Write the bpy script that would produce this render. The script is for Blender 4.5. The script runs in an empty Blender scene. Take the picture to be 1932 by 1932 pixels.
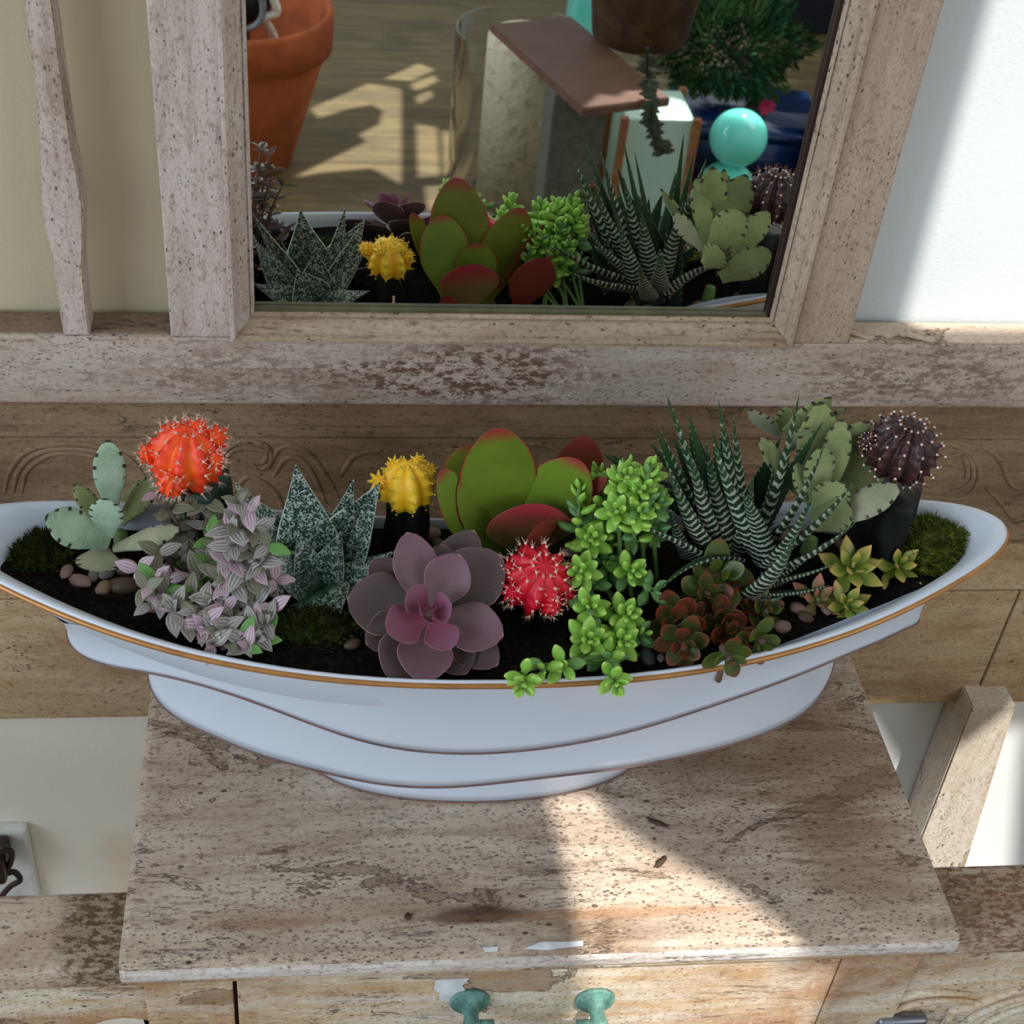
import bpy, bmesh, math, random
import numpy as np
from mathutils import Vector, Matrix, noise
from mathutils.geometry import tessellate_polygon
PI = math.pi
rnd = random.Random(7)
S = bpy.context.scene
COL = S.collection

# ------------------------------------------------------------------ camera
# axes of the world seen in camera space (x right, y down, z forward), from the vanishing points of the stand
R3 = np.array([[0.9942496, 0.00125875, 0.10708013],
               [-0.08272262, -0.62597142, 0.77544616],
               [0.06800519, -0.77984498, -0.62226771]])
FPX, PPX, PPY, HC = 2693.055, 884.288, 863.942, 0.74      # focal length in px, principal point, height over the table top
cam = bpy.data.cameras.new('camera')
cam_o = bpy.data.objects.new('camera', cam)
COL.objects.link(cam_o)
cam.sensor_width = 36.0
cam.lens = FPX / 1932 * 36
cam.shift_x = (966 - PPX) / 1932
cam.shift_y = -(966 - PPY) / 1932
cam.clip_start = 0.02
rx, ry, rz = R3[:, 0], -R3[:, 1], -R3[:, 2]
cam_o.matrix_world = Matrix(((rx[0], ry[0], rz[0], 0), (rx[1], ry[1], rz[1], 0), (rx[2], ry[2], rz[2], HC), (0, 0, 0, 1)))
cam.dof.use_dof = True
cam.dof.focus_distance = 0.87
cam.dof.aperture_fstop = 26
S.camera = cam_o

# ------------------------------------------------------------------ light
W_STRENGTH, SUN_STRENGTH, WIN_POWER, EXPO = 0.78, 6.8, 38.0, -0.13
wd = bpy.data.worlds.new('sky')
S.world = wd
wd.use_nodes = True
wd.node_tree.nodes['Background'].inputs[0].default_value = (0.80, 0.89, 1.0, 1)
wd.node_tree.nodes['Background'].inputs[1].default_value = W_STRENGTH
SUN = Vector((-0.25, 0.50, -0.90)).normalized()
sl = bpy.data.lights.new('sun', 'SUN')
sl.energy = SUN_STRENGTH
sl.angle = math.radians(0.3)
sl.color = (1.0, 0.95, 0.87)
so = bpy.data.objects.new('sun', sl)
COL.objects.link(so)
so.rotation_euler = SUN.to_track_quat('-Z', 'Y').to_euler()
so.location = (1.2, -2, 3.5)
al = bpy.data.lights.new('window_light', 'AREA')
al.shape = 'RECTANGLE'
al.size, al.size_y = 1.5, 1.3
al.energy = WIN_POWER
al.color = (0.74, 0.87, 1.0)
ao = bpy.data.objects.new('window_light', al)
COL.objects.link(ao)
ao.location = (-1.9, -0.7, 1.05)
ao.rotation_euler = (Vector((0.1, 0.65, 0.1)) - ao.location).to_track_quat('-Z', 'Y').to_euler()
ar = al.copy()
ar.energy = WIN_POWER * 0.40
ar.size, ar.size_y = 1.3, 1.2
ar.color = (0.93, 0.97, 1.0)
ao2 = bpy.data.objects.new('fill_light_right', ar)  # soft fill lamp added on the right to balance the left one
COL.objects.link(ao2)
ao2.location = (1.75, -1.0, 0.95)
ao2.rotation_euler = (Vector((0.1, 0.65, 0.1)) - ao2.location).to_track_quat('-Z', 'Y').to_euler()
S.view_settings.view_transform = 'Standard'
S.view_settings.look = 'None'
S.view_settings.gamma = 1.0
S.view_settings.use_curve_mapping = False
S.view_settings.exposure = EXPO
S.cycles.max_bounces = 8
S.cycles.use_denoising = True

# ------------------------------------------------------------------ measuring helpers
ZF = -0.75                     # floor
YM, YR, YP, YW = 0.760, 0.745, 0.757, 0.775   # mirror, rail front, panel front, wall
def ray(x, y):
    return Vector(R3 @ np.array([x - PPX, y - PPY, FPX]))
CO = Vector((0, 0, HC))
def PY(x, y, Y):
    d = ray(x, y)
    return CO + d * (Y / d.y)
def PZ(x, y, z):
    d = ray(x, y)
    return CO + d * ((z - HC) / d.z)
def PP(x, y, p, n, off=0.0):
    n = Vector(n).normalized()
    d = ray(x, y)
    return CO + d * ((Vector(p) + n * off - CO).dot(n) / d.dot(n))
def RZ(x, y, z):               # the real point seen in the mirror at height z
    d = ray(x, y)
    h = CO + d * (YM / d.y)
    d = Vector((d.x, -d.y, d.z))
    return h + d * ((z - h.z) / d.z)
def RY(x, y, Y):
    d = ray(x, y)
    h = CO + d * (YM / d.y)
    d = Vector((d.x, -d.y, d.z))
    return h + d * ((Y - h.y) / d.y)
PXM = 0.000301                 # metres per px at the planter

# ------------------------------------------------------------------ object helpers
def thing(name, label=None, cat=None, loc=(0, 0, 0), group=None, kind=None, parent=None):
    o = bpy.data.objects.new(name, None)
    COL.objects.link(o)
    o.empty_display_size = 0.02
    o.location = loc
    tag(o, label, cat, group, kind)
    if parent: adopt(o, parent)
    return o
def tag(o, label=None, cat=None, group=None, kind=None):
    if label: o['label'] = label
    if cat: o['category'] = cat
    if group: o['group'] = group
    if kind: o['kind'] = kind
    return o
ABS = {}
def adopt(o, parent):
    """parent o, keeping o's own matrix as its world matrix"""
    o.parent = parent
    o.matrix_parent_inverse = parent.matrix_basis.inverted() if parent.parent is None else (ABS[parent.name]).inverted()
    ABS[o.name] = o.matrix_basis.copy()
def link(name, me, mat=None, parent=None, mw=None, label=None):
    o = bpy.data.objects.new(name, me)
    COL.objects.link(o)
    if mw is not None: o.matrix_basis = mw
    if mat and not me.materials: me.materials.append(mat)
    if parent: adopt(o, parent)
    if label: o['label'] = label
    return o
def to_mesh(bm, name, smooth=True):
    me = bpy.data.meshes.new(name)
    bm.normal_update()
    bm.to_mesh(me)
    bm.free()
    if smooth:
        me.polygons.foreach_set('use_smooth', [True] * len(me.polygons))
    return me
def mesh(name, verts, faces, smooth=True):
    me = bpy.data.meshes.new(name)
    me.from_pydata([tuple(v) for v in verts], [], faces)
    me.validate()
    if smooth: me.polygons.foreach_set('use_smooth', [True] * len(me.polygons))
    return me
def add_box(bm, x0, x1, y0, y1, z0, z1, bev=0.0, seg=2):
    r = bmesh.ops.create_cube(bm, size=1.0)
    for v in r['verts']:
        v.co = Vector(((x0 + x1) / 2 + v.co.x * (x1 - x0), (y0 + y1) / 2 + v.co.y * (y1 - y0), (z0 + z1) / 2 + v.co.z * (z1 - z0)))
    if bev > 0:
        es = {e for v in r['verts'] for e in v.link_edges}
        bmesh.ops.bevel(bm, geom=list(es), offset=bev, segments=seg, affect='EDGES', profile=0.6)
def box(name, x0, x1, y0, y1, z0, z1, mat, parent=None, bev=0.0015, label=None):
    bm = bmesh.new()
    add_box(bm, x0, x1, y0, y1, z0, z1, bev)
    me = to_mesh(bm, name, False)
    return link(name, me, mat, parent, label=label)
def add_tube(bm, pts, r, n=8, caps=True, r1=None):
    pts = [Vector(p) for p in pts]
    rings = []
    t0 = (pts[1] - pts[0]).normalized()
    up = t0.orthogonal().normalized()
    for i, p in enumerate(pts):
        t = (pts[min(i + 1, len(pts) - 1)] - pts[max(i - 1, 0)]).normalized()
        up = (up - t * up.dot(t)).normalized()
        b = t.cross(up)
        f = i / (len(pts) - 1)
        rr = r[i] if isinstance(r, (list, tuple)) else (r if r1 is None else r + (r1 - r) * f)
        rings.append([bm.verts.new(p + (up * math.cos(a) + b * math.sin(a)) * rr) for a in [2 * PI * k / n for k in range(n)]])
    for i in range(len(rings) - 1):
        for k in range(n):
            bm.faces.new((rings[i][k], rings[i][(k + 1) % n], rings[i + 1][(k + 1) % n], rings[i + 1][k]))
    if caps:
        bm.faces.new(rings[0][::-1])
        bm.faces.new(rings[-1])
def tube(name, pts, r, mat, parent=None, n=8, r1=None, label=None):
    bm = bmesh.new()
    add_tube(bm, pts, r, n, True, r1)
    return link(name, to_mesh(bm, name), mat, parent, label=label)
def spline(pts, k=6):
    """Catmull-Rom through points"""
    pts = [Vector(p) for p in pts]
    out = []
    P = [pts[0] * 2 - pts[1]] + pts + [pts[-1] * 2 - pts[-2]]
    for i in range(1, len(P) - 2):
        for j in range(k):
            t = j / k
            a, b, c, d = P[i - 1], P[i], P[i + 1], P[i + 2]
            out.append(0.5 * ((2 * b) + (c - a) * t + (2 * a - 5 * b + 4 * c - d) * t * t + (3 * b - a - 3 * c + d) * t ** 3))
    out.append(pts[-1])
    return out
def lathe(name, prof, mat, parent=None, n=40, mw=None, closed=False, label=None):
    bm = bmesh.new()
    rings = []
    for r, z in prof:
        rings.append([bm.verts.new((r * math.cos(2 * PI * k / n), r * math.sin(2 * PI * k / n), z)) for k in range(n)] if r > 1e-6 else [bm.verts.new((0, 0, z))])
    for a, b in zip(rings[:-1], rings[1:]):
        for k in range(n):
            q = (k + 1) % n
            if len(a) == 1: bm.faces.new((a[0], b[q], b[k])) if False else bm.faces.new((a[0], b[k], b[q]))
            elif len(b) == 1: bm.faces.new((a[k], a[q], b[0]))
            else: bm.faces.new((a[k], a[q], b[q], b[k]))
    bmesh.ops.recalc_face_normals(bm, faces=bm.faces)
    return link(name, to_mesh(bm, name), mat, parent, mw, label)

# ------------------------------------------------------------------ materials
def lin(r, g, b):
    f = lambda c: ((c / 255 + 0.055) / 1.055) ** 2.4 if c / 255 > 0.04045 else c / 255 / 12.92
    return (f(r), f(g), f(b), 1)
class NT:
    def __init__(s, name, rough=0.5, spec=0.4):
        s.m = bpy.data.materials.new(name)
        s.m.use_nodes = True
        s.t = s.m.node_tree
        s.b = s.t.nodes['Principled BSDF']
        s.b.inputs['Roughness'].default_value = rough
        s.b.inputs['Specular IOR Level'].default_value = spec
    def n(s, kind, **kw):
        nd = s.t.nodes.new('ShaderNode' + kind)
        for k, v in kw.items():
            if k.startswith('_'): setattr(nd, k[1:], v)
            else:
                key = int(k[1:]) if k[0] == 'i' and k[1:].isdigit() else k.replace('__', ' ')
                s.put(nd.inputs[key], v)
        return nd
    def put(s, inp, v):
        if isinstance(v, bpy.types.NodeSocket): s.t.links.new(v, inp)
        else: inp.default_value = v
    def math(s, op, a, b=0.0, c=0.0):
        nd = s.t.nodes.new('ShaderNodeMath')
        nd.operation = op
        s.put(nd.inputs[0], a); s.put(nd.inputs[1], b); s.put(nd.inputs[2], c)
        return nd.outputs[0]
    def mix(s, f, a, b, mode='MIX'):
        nd = s.t.nodes.new('ShaderNodeMix')
        nd.data_type = 'RGBA'
        nd.blend_type = mode
        s.put(nd.inputs[0], f); s.put(nd.inputs[6], a); s.put(nd.inputs[7], b)
        return nd.outputs[2]
    def ramp(s, f, lo, hi):
        nd = s.t.nodes.new('ShaderNodeMapRange')
        nd.interpolation_type = 'SMOOTHSTEP'
        s.put(nd.inputs[0], f); nd.inputs[1].default_value = lo; nd.inputs[2].default_value = hi
        return nd.outputs[0]
    def coord(s, scale=(1, 1, 1), loc=(0, 0, 0), out='Object'):
        tc = s.t.nodes.new('ShaderNodeTexCoord')
        mp = s.t.nodes.new('ShaderNodeMapping')
        mp.inputs['Scale'].default_value = scale
        mp.inputs['Location'].default_value = loc
        s.t.links.new(tc.outputs[out], mp.inputs[0])
        return mp.outputs[0]
    def noise(s, vec, scale, detail=4, rough=0.55, dist=0.0):
        nd = s.t.nodes.new('ShaderNodeTexNoise')
        s.put(nd.inputs['Vector'], vec)
        nd.inputs['Scale'].default_value = scale
        nd.inputs['Detail'].default_value = detail
        nd.inputs['Roughness'].default_value = rough
        nd.inputs['Distortion'].default_value = dist
        return nd.outputs[0]
    def vor(s, vec, scale, feature='F1', rand=1.0):
        nd = s.t.nodes.new('ShaderNodeTexVoronoi')
        nd.feature = feature
        s.put(nd.inputs['Vector'], vec)
        nd.inputs['Scale'].default_value = scale
        nd.inputs['Randomness'].default_value = rand
        return nd
    def uv(s):
        u = s.t.nodes.new('ShaderNodeUVMap')
        u.uv_map = 'UVMap'
        sp = s.t.nodes.new('ShaderNodeSeparateXYZ')
        s.t.links.new(u.outputs[0], sp.inputs[0])
        return sp.outputs[0], sp.outputs[1]
    def side(s):
        a = s.t.nodes.new('ShaderNodeAttribute')
        a.attribute_name = 'side'
        return a.outputs['Fac']
    def rand(s):
        return s.t.nodes.new('ShaderNodeObjectInfo').outputs['Random']
    def col(s, c): s.put(s.b.inputs['Base Color'], c)
    def bump(s, h, strength=0.3, dist=0.001):
        nd = s.t.nodes.new('ShaderNodeBump')
        nd.inputs['Strength'].default_value = strength
        nd.inputs['Distance'].default_value = dist
        s.put(nd.inputs['Height'], h)
        s.t.links.new(nd.outputs[0], s.b.inputs['Normal'])

def plain(name, c, rough=0.5, spec=0.4, var=0.15, scale=60, metal=0.0, bump=0.0):
    t = NT(name, rough, spec)
    t.b.inputs['Metallic'].default_value = metal
    n = t.noise(t.coord(), scale, 4)
    dark = tuple(x * (1 - var * 1.6) for x in c[:3]) + (1,)
    lite = tuple(min(1, x * (1 + var)) for x in c[:3]) + (1,)
    t.col(t.mix(t.ramp(n, 0.3, 0.7), dark, lite))
    if bump: t.bump(n, bump, 0.001)
    return t.m

def wood(name, axis, paint, paint2, brown, pits=0.5, peel=0.0, brownness=0.4, seed=0.0, streak=0.5, stains=()):
    """worn painted wood: grain runs along axis (0 x, 2 z)"""
    t = NT(name, 0.72, 0.25)
    k = 0.16
    sc = [1, 1, 1]
    sc[axis] = k
    g = t.coord(sc, (seed, seed * 1.7, seed * .6))
    p = t.coord([1, 1, 1], (seed * 2.1, seed, seed * .3))
    s3 = [1, 1, 1]
    s3[axis] = 0.55
    q = t.coord(s3, (seed, -seed, seed * 1.2))
    big = t.noise(q, 9, 5, 0.6, 0.4)
    fine = t.noise(g, 240, 5, 0.65)
    mid = t.noise(g, 55, 6, 0.65, 0.6)
    spk = t.noise(q, 330, 3, 0.6)
    c = t.mix(t.ramp(mid, 0.35, 0.68), paint, paint2)
    c = t.mix(t.math('MULTIPLY', t.ramp(big, 0.62 - 0.25 * brownness, 0.82 - 0.25 * brownness), 0.75), c, brown)
    # grain streaks
    c = t.mix(t.math('MULTIPLY', t.ramp(fine, 0.54, 0.72), streak), c, t.mix(0.5, brown, (0.06, 0.045, 0.035, 1)))
    c = t.mix(t.math('MULTIPLY', t.ramp(spk, 0.56, 0.66), 0.30 + 0.3 * pits), c, t.mix(0.35, brown, (0.05, 0.035, 0.028, 1)))
    h = t.math('MULTIPLY', fine, -0.5)
    # worm pits, in clusters: fine and coarse
    if pits > 0:
        clus = t.noise(q, 15, 4, 0.6, 0.3)
        for (vs_, r0, dens, lo_) in ((470, 0.20, 1.0, 0.44), (250, 0.15, 0.55, 0.47)):
            v = t.vor(q, vs_, 'F1', 1.0)
            sepc = t.t.nodes.new('ShaderNodeSeparateColor')
            t.t.links.new(v.outputs['Color'], sepc.inputs[0])
            if pits > 0.85: lo_ -= 0.09
            sel = t.math('LESS_THAN', sepc.outputs[0], t.math('MULTIPLY', t.ramp(clus, lo_, lo_ + 0.2), pits * dens))
            rad = t.math('MULTIPLY_ADD', sepc.outputs[1], 0.22, r0)
            pm = t.math('MULTIPLY', sel, t.ramp(t.math('SUBTRACT', rad, v.outputs['Distance']), 0.0, 0.12))
            c = t.mix(t.math('MULTIPLY', pm, t.math('MULTIPLY_ADD', sepc.outputs[2], 0.45, 0.42)), c, (0.045, 0.03, 0.025, 1))
            h = t.math('MULTIPLY_ADD', pm, -1.2, h)
    # granular, weathered paint film
    gr = t.noise(q, 620, 2, 0.6)
    c = t.mix(t.math('MULTIPLY', t.ramp(gr, 0.45, 0.68), 0.28), c, t.mix(0.6, brown, (0.10, 0.08, 0.065, 1)))
    c = t.mix(t.math('MULTIPLY', t.ramp(t.noise(p, 150, 4, 0.7), 0.55, 0.75), 0.35), c, tuple(min(1, x_ * 1.35) for x_ in paint[:3]) + (1,))
    h = t.math('MULTIPLY_ADD', gr, -0.45, h)
    if peel > 0:
        pn = t.noise(q, 17, 7, 0.62, 0.5)
        a = 0.66 - 0.14 * peel
        pk = t.ramp(pn, a, a + 0.006)
        edge = t.math('MULTIPLY', t.ramp(pn, a - 0.012, a), t.math('SUBTRACT', 1.0, t.ramp(pn, a, a + 0.012)))
        c = t.mix(t.math('MULTIPLY', pk, 0.55), c, t.mix(0.5, brown, (0.16, 0.12, 0.09, 1)))
        c = t.mix(t.math('MULTIPLY', edge, 0.8), c, (0.06, 0.04, 0.03, 1))
        h = t.math('MULTIPLY_ADD', pk, -0.8, h)
        # fine cracks along the grain
        ck = t.noise(g, 26, 6, 0.7, 1.2)
        cm = t.math('SUBTRACT', 1.0, t.ramp(t.math('ABSOLUTE', t.math('SUBTRACT', ck, 0.5)), 0.0, 0.012))
        cm = t.math('MULTIPLY', cm, t.ramp(t.noise(p, 12, 2), 0.5, 0.62))
        c = t.mix(t.math('MULTIPLY', cm, 0.75), c, (0.05, 0.035, 0.03, 1))
        h = t.math('MULTIPLY_ADD', cm, -1.0, h)
    for (cx, cy, cz, rx_, ry_, rz_, scol, amt) in stains:      # worn spots with a shape of their own
        tc = t.t.nodes.new('ShaderNodeTexCoord')
        mp = t.t.nodes.new('ShaderNodeMapping')
        mp.vector_type = 'POINT'
        mp.inputs['Scale'].default_value = (1 / rx_, 1 / ry_, 1 / rz_)
        mp.inputs['Location'].default_value = (-cx / rx_, -cy / ry_, -cz / rz_)
        t.t.links.new(tc.outputs['Object'], mp.inputs[0])
        ln = t.t.nodes.new('ShaderNodeVectorMath')
        ln.operation = 'LENGTH'
        t.t.links.new(mp.outputs[0], ln.inputs[0])
        dd = t.math('ADD', ln.outputs['Value'], t.math('MULTIPLY', t.math('SUBTRACT', t.noise(g, 70, 6, 0.7), 0.5), 1.6))
        mk = t.math('MULTIPLY', t.math('SUBTRACT', 1.0, t.ramp(dd, 0.45, 1.15)), abs(amt))
        if amt < 0: mk = t.math('MULTIPLY', mk, t.ramp(t.noise(q, 300, 3, 0.65), 0.44, 0.58))
        c = t.mix(mk, c, scol)
    t.col(c)
    t.bump(h, 0.5, 0.0012)
    return t.m

P1, P2, BR = lin(196, 180, 168), lin(170, 152, 138), lin(128, 98, 70)
m_wood_x = wood('worn_rail_paint', 0, P1, P2, BR, 0.55, 0.0, 0.35, 1.3,
                stains=((0.10, 0.745, 0.212, 0.10, 1, 0.030, lin(84, 52, 34), -0.85), (-0.05, 0.745, 0.21, 0.09, 1, 0.025, lin(96, 74, 58), -0.5), (0.40, 0.745, 0.21, 0.10, 1, 0.03, lin(96, 70, 50), -0.6)))
m_wood_z = wood('worn_post_paint', 2, lin(200, 184, 174), lin(178, 160, 148), BR, 0.42, 0.0, 0.28, 4.1, 0.4)
m_wood_zr = wood('worn_post_paint_tan', 2, lin(186, 164, 144), lin(165, 142, 122), BR, 0.55, 0.0, 0.3, 6.4, 0.3)
m_panel = wood('worn_panel_paint', 0, lin(154, 128, 100), lin(130, 104, 78), lin(90, 64, 42), 0.35, 0.15, 0.5, 2.2, 0.5)
m_board = wood('worn_board_tan', 0, lin(200, 172, 138), lin(180, 148, 112), lin(140, 102, 66), 0.45, 0.0, 0.5, 3.3, 0.35)
m_top = wood('worn_table_paint', 0, lin(204, 186, 168), lin(172, 152, 134), lin(134, 104, 78), 0.9, 0.50, 0.42, 5.3, 0.5,
             stains=((0.098, 0.488, 0, 0.038, 0.007, 1, lin(70, 42, 30), 0.9), (-0.03, 0.487, 0, 0.05, 0.004, 1, lin(150, 100, 62), 0.6),
                     (0.19, 0.486, 0, 0.09, 0.005, 1, lin(170, 125, 85), 0.55), (0.335, 0.60, 0, 0.06, 0.09, 1, lin(122, 88, 60), 0.6), (0.35, 0.52, 0, 0.05, 0.05, 1, lin(128, 94, 68), 0.45), (0.26, 0.60, 0, 0.06, 0.03, 1, lin(118, 92, 72), 0.5),
                     (0.0, 0.49, 0, 0.09, 0.012, 1, lin(170, 140, 120), 0.4)))
m_front = wood('worn_drawer_paint', 0, lin(222, 214, 198), lin(206, 176, 136), lin(158, 106, 60), 0.5, 0.30, 0.85, 7.7, 0.3)
m_side = wood('worn_side_rail_paint', 0, lin(205, 188, 172), lin(182, 162, 144), lin(150, 108, 66), 0.45, 0.2, 0.35, 8.8, 0.4,
              stains=((-0.124, 0.50, -0.02, 0.030, 0.06, 0.08, lin(58, 42, 26), -0.95), (-0.122, 0.50, -0.02, 0.030, 0.06, 0.08, lin(120, 98, 66), 0.5), (0.45, 0.5, -0.02, 0.07, 0.06, 0.08, lin(92, 56, 36), -0.9), (0.46, 0.5, -0.02, 0.08, 0.06, 0.08, lin(140, 104, 74), 0.5)))
m_ledge = wood('worn_ledge_wood', 0, lin(140, 118, 100), lin(112, 92, 76), lin(90, 66, 48), 0.3, 0.1, 0.5, 9.1, 0.5)
m_ledge_r = wood('chipped_ledge_paint', 0, lin(205, 185, 165), lin(185, 160, 138), lin(140, 110, 84), 0.1, 0.7, 0.3, 9.7, 0.3)
m_legwood = wood('worn_leg_paint', 2, lin(222, 212, 200), lin(206, 190, 172), lin(170, 140, 108), 0.3, 0.1, 0.25, 3.9, 0.3)
m_dark = plain('shadowy_gap_wood', lin(60, 44, 34), 0.8, 0.2)

def wallmat(name, c, stain=None):
    t = NT(name, 0.8, 0.2)
    n = t.noise(t.coord(), 420, 3)
    n2 = t.noise(t.coord(), 5, 3)
    cc = t.mix(t.ramp(n2, 0.3, 0.75), c, tuple(x * 0.94 for x in c[:3]) + (1,))
    if stain:
        sx, sz = stain
        tc = t.coord((1 / 0.07, 0, 1 / 0.10), (-sx / 0.07, 0, -sz / 0.10))
        ln = t.t.nodes.new('ShaderNodeVectorMath'); ln.operation = 'LENGTH'
        t.t.links.new(tc, ln.inputs[0])
        dd = t.math('ADD', ln.outputs['Value'], t.math('MULTIPLY', t.math('SUBTRACT', t.noise(t.coord(), 18, 4), 0.5), 1.4))
        cc = t.mix(t.math('MULTIPLY', t.math('SUBTRACT', 1.0, t.ramp(dd, 0.3, 1.3)), 0.75), cc, lin(206, 166, 120))
    t.col(cc)
    t.bump(n, 0.25, 0.001)
    return t.m
m_cream = wallmat('cream_plaster', lin(194, 180, 150), (-0.10, -0.40))
m_white = wallmat('white_plaster', lin(206, 211, 212))

# ------------------------------------------------------------------ the room
def struct(name, o):
    o['kind'] = 'structure'
    return o
YB = 0.775
struct('wall_back', box('wall_back', -2.6, 0.12, YB, YB + 0.1, ZF, 2.5, m_cream, bev=0))
struct('wall_back_lower', box('wall_back_lower', -2.6, 0.12, YB - 0.0008, YB + 0.001, ZF, -0.06, wallmat('pale_lower_wall_bounce', lin(246, 238, 222), (-0.122, -0.385)), bev=0))  # lighter colour stands in for sun bounced into the left well
struct('wall_back_lower_right', box('wall_back_lower_right', 0.12, 1.7, YB - 0.0008, YB + 0.001, ZF, -0.06, wallmat('white_lower_wall_bounce', lin(238, 242, 243)), bev=0))  # bounced sun put into the colour here too, right well
struct('wall_back_right', box('wall_back_right', 0.12, 2.3, YB, YB + 0.1, ZF, 2.5, m_white, bev=0))
fl = struct('floor', box('floor', -2.6, 2.3, -5.0, YB + 0.1, ZF - 0.12, ZF - 0.02, m_dark, bev=0))
def floorwood():
    t = NT('weathered_floor_wood', 0.6, 0.35)
    g = t.coord((0.12, 1, 1), out='Object')
    n = t.noise(g, 30, 6, 0.65, 0.5)
    b = t.noise(t.coord(), 5.0, 5, 0.65)
    r = t.rand()
    c = t.mix(t.ramp(n, 0.3, 0.7), lin(140, 122, 80), lin(96, 82, 54))
    c = t.mix(t.math('MULTIPLY', t.ramp(b, 0.45, 0.7), 0.6), c, lin(84, 70, 50))
    c = t.mix(t.math('MULTIPLY', r, 0.3), c, lin(110, 86, 52))
    t.col(c)
    t.bump(n, 0.2, 0.002)
    return t.m
m_floor = floorwood()
y = YB - 0.005
k = 0
while y > -4.9:
    wdt = 0.24
    o = box('floor_plank', -2.6, 2.2, y - wdt + 0.0012, y, ZF - 0.02, ZF, m_floor, fl, bev=0.0006)
    y -= wdt

# unseen ceiling, its holes shaped to put the sun patches in place
ZC = 2.5
struct('wall_right', box('wall_right', 2.2, 2.3, -4.8, YB + 0.1, ZF, ZC, plain('right_wall_paint', lin(226, 226, 222), .8, .2, .04, 5), bev=0))
TX = lambda p: (lambda t: (p.x - SUN.x * t, p.y - SUN.y * t))((ZC - p.z) / (-SUN.z))
holes = []
# table top and drawer front
tz = lambda pts: [PZ(a, b, 0.0) for a, b in pts]
tabl = [PZ(1028, 1492, 0), PZ(1056, 1600, 0), PZ(1080, 1715, 0), PZ(1095, 1800, 0), Vector((0.165, 0.476, -0.06)), Vector((0.14, 0.476, -0.20)),
        Vector((0.315, 0.476, -0.20)), Vector((0.325, 0.476, -0.05)), PZ(1535, 1800, 0), PZ(1470, 1740, 0), PZ(1390, 1685, 0), PZ(1305, 1636, 0), PZ(1215, 1588, 0), PZ(1150, 1545, 0), PZ(1115, 1490, 0)]
holes.append([TX(p) for p in tabl])
# upper right wall
holes.append([TX(p) for p in (PY(1706, 608, YB) + Vector((0, 0, -0.02)), PY(1880, -40, YB), Vector((PY(1880, -40, YB).x, YB, 0.80)), Vector((0.95, YB, 0.80)), Vector((0.95, YB, 0.215)))])
# lower right wall and leg
holes.append([TX(p) for p in (PY(1600, 1300, 0.735), PY(1745, 1300, 0.735), PY(1806, 1408, 0.735), PY(1925, 1318, 0.735), PY(2060, 1330, 0.735), PY(2000, 1800, 0.735), PY(1600, 1800, 0.735))])
# floor patches seen in the mirror
for poly in ([(585, 205), (695, 158), (757, 168), (757, 350), (700, 318), (600, 327), (553, 336), (600, 312), (690, 268), (675, 255), (715, 234), (722, 210), (700, 198), (660, 205), (600, 224)],
             [(722, 150), (790, 120), (820, 132), (775, 153)], [(776, 158), (818, 142), (828, 152), (790, 171), (777, 170)],
             [(782, 183), (812, 170), (818, 182), (788, 198)], [(784, 234), (824, 240), (830, 332), (788, 336)],
             [(832, 246), (858, 250), (862, 330), (838, 332)], [(800, 352), (840, 350), (850, 420), (810, 425)],
             [(1480, 230), (1512, 236), (1495, 330), (1470, 330)]):
    holes.append([TX(RZ(a, b, ZF)) for a, b in poly])
HEXTRA = []   # more openings are added by the pieces that stand behind the camera
def sun_on(points): HEXTRA.append([TX(Vector(p)) for p in points])

# ------------------------------------------------------------------ hall stand
stand = thing('hall_stand', 'tall weathered whitewashed wooden hall stand with mirror, drawer table and side wells, behind the planter', 'hall stand', (0.14, 0.62, ZF))
zr0, zr1 = 0.186, 0.2375
box('rail', -0.75, 1.05, YR, 0.770, zr0, zr1, m_wood_x, stand, 0.002)
# ledge skins: bare worn top of the rail either side of the mirror
xl0, xl1 = PY(322, 636, YR).x, PY(441, 640, YR).x
xr0, xr1 = PY(1495, 640, YR).x, PY(1603, 640, YR).x
box('ledge', -0.75, xl0 - 0.001, YR + 0.003, 0.7695, zr1, zr1 + 0.0012, m_ledge, stand, 0.0004, label='dark bare ledge on top of the rail')
box('ledge', xr1 + 0.001, 1.05, YR + 0.0015, 0.7695, zr1, zr1 + 0.0012, m_ledge_r, stand, 0.0004, label='chipped pale ledge on top of the rail')
for (a, b, c_) in ((1640, 634, 1), (1735, 628, -1), (1755, 640, 1)):
    p = PZ(a, b, zr1 + 0.002)
    bm = bmesh.new()
    add_box(bm, -0.016, 0.016, -0.003, 0.003, -0.0006, 0.0006)
    link('paint_flake', to_mesh(bm, 'paint_flake', False), m_ledge_r, stand, Matrix.Translation(p) @ Matrix.Rotation(-0.25 * c_, 4, 'Z') @ Matrix.Rotation(0.12, 4, 'Y'))
box('stile', xl0, xl1, YR, 0.772, zr1, 1.25, m_wood_z, stand, 0.0015)
box('stile', xr0, xr1, YR, 0.772, zr1, 1.25, m_wood_zr, stand, 0.0015)
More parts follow.
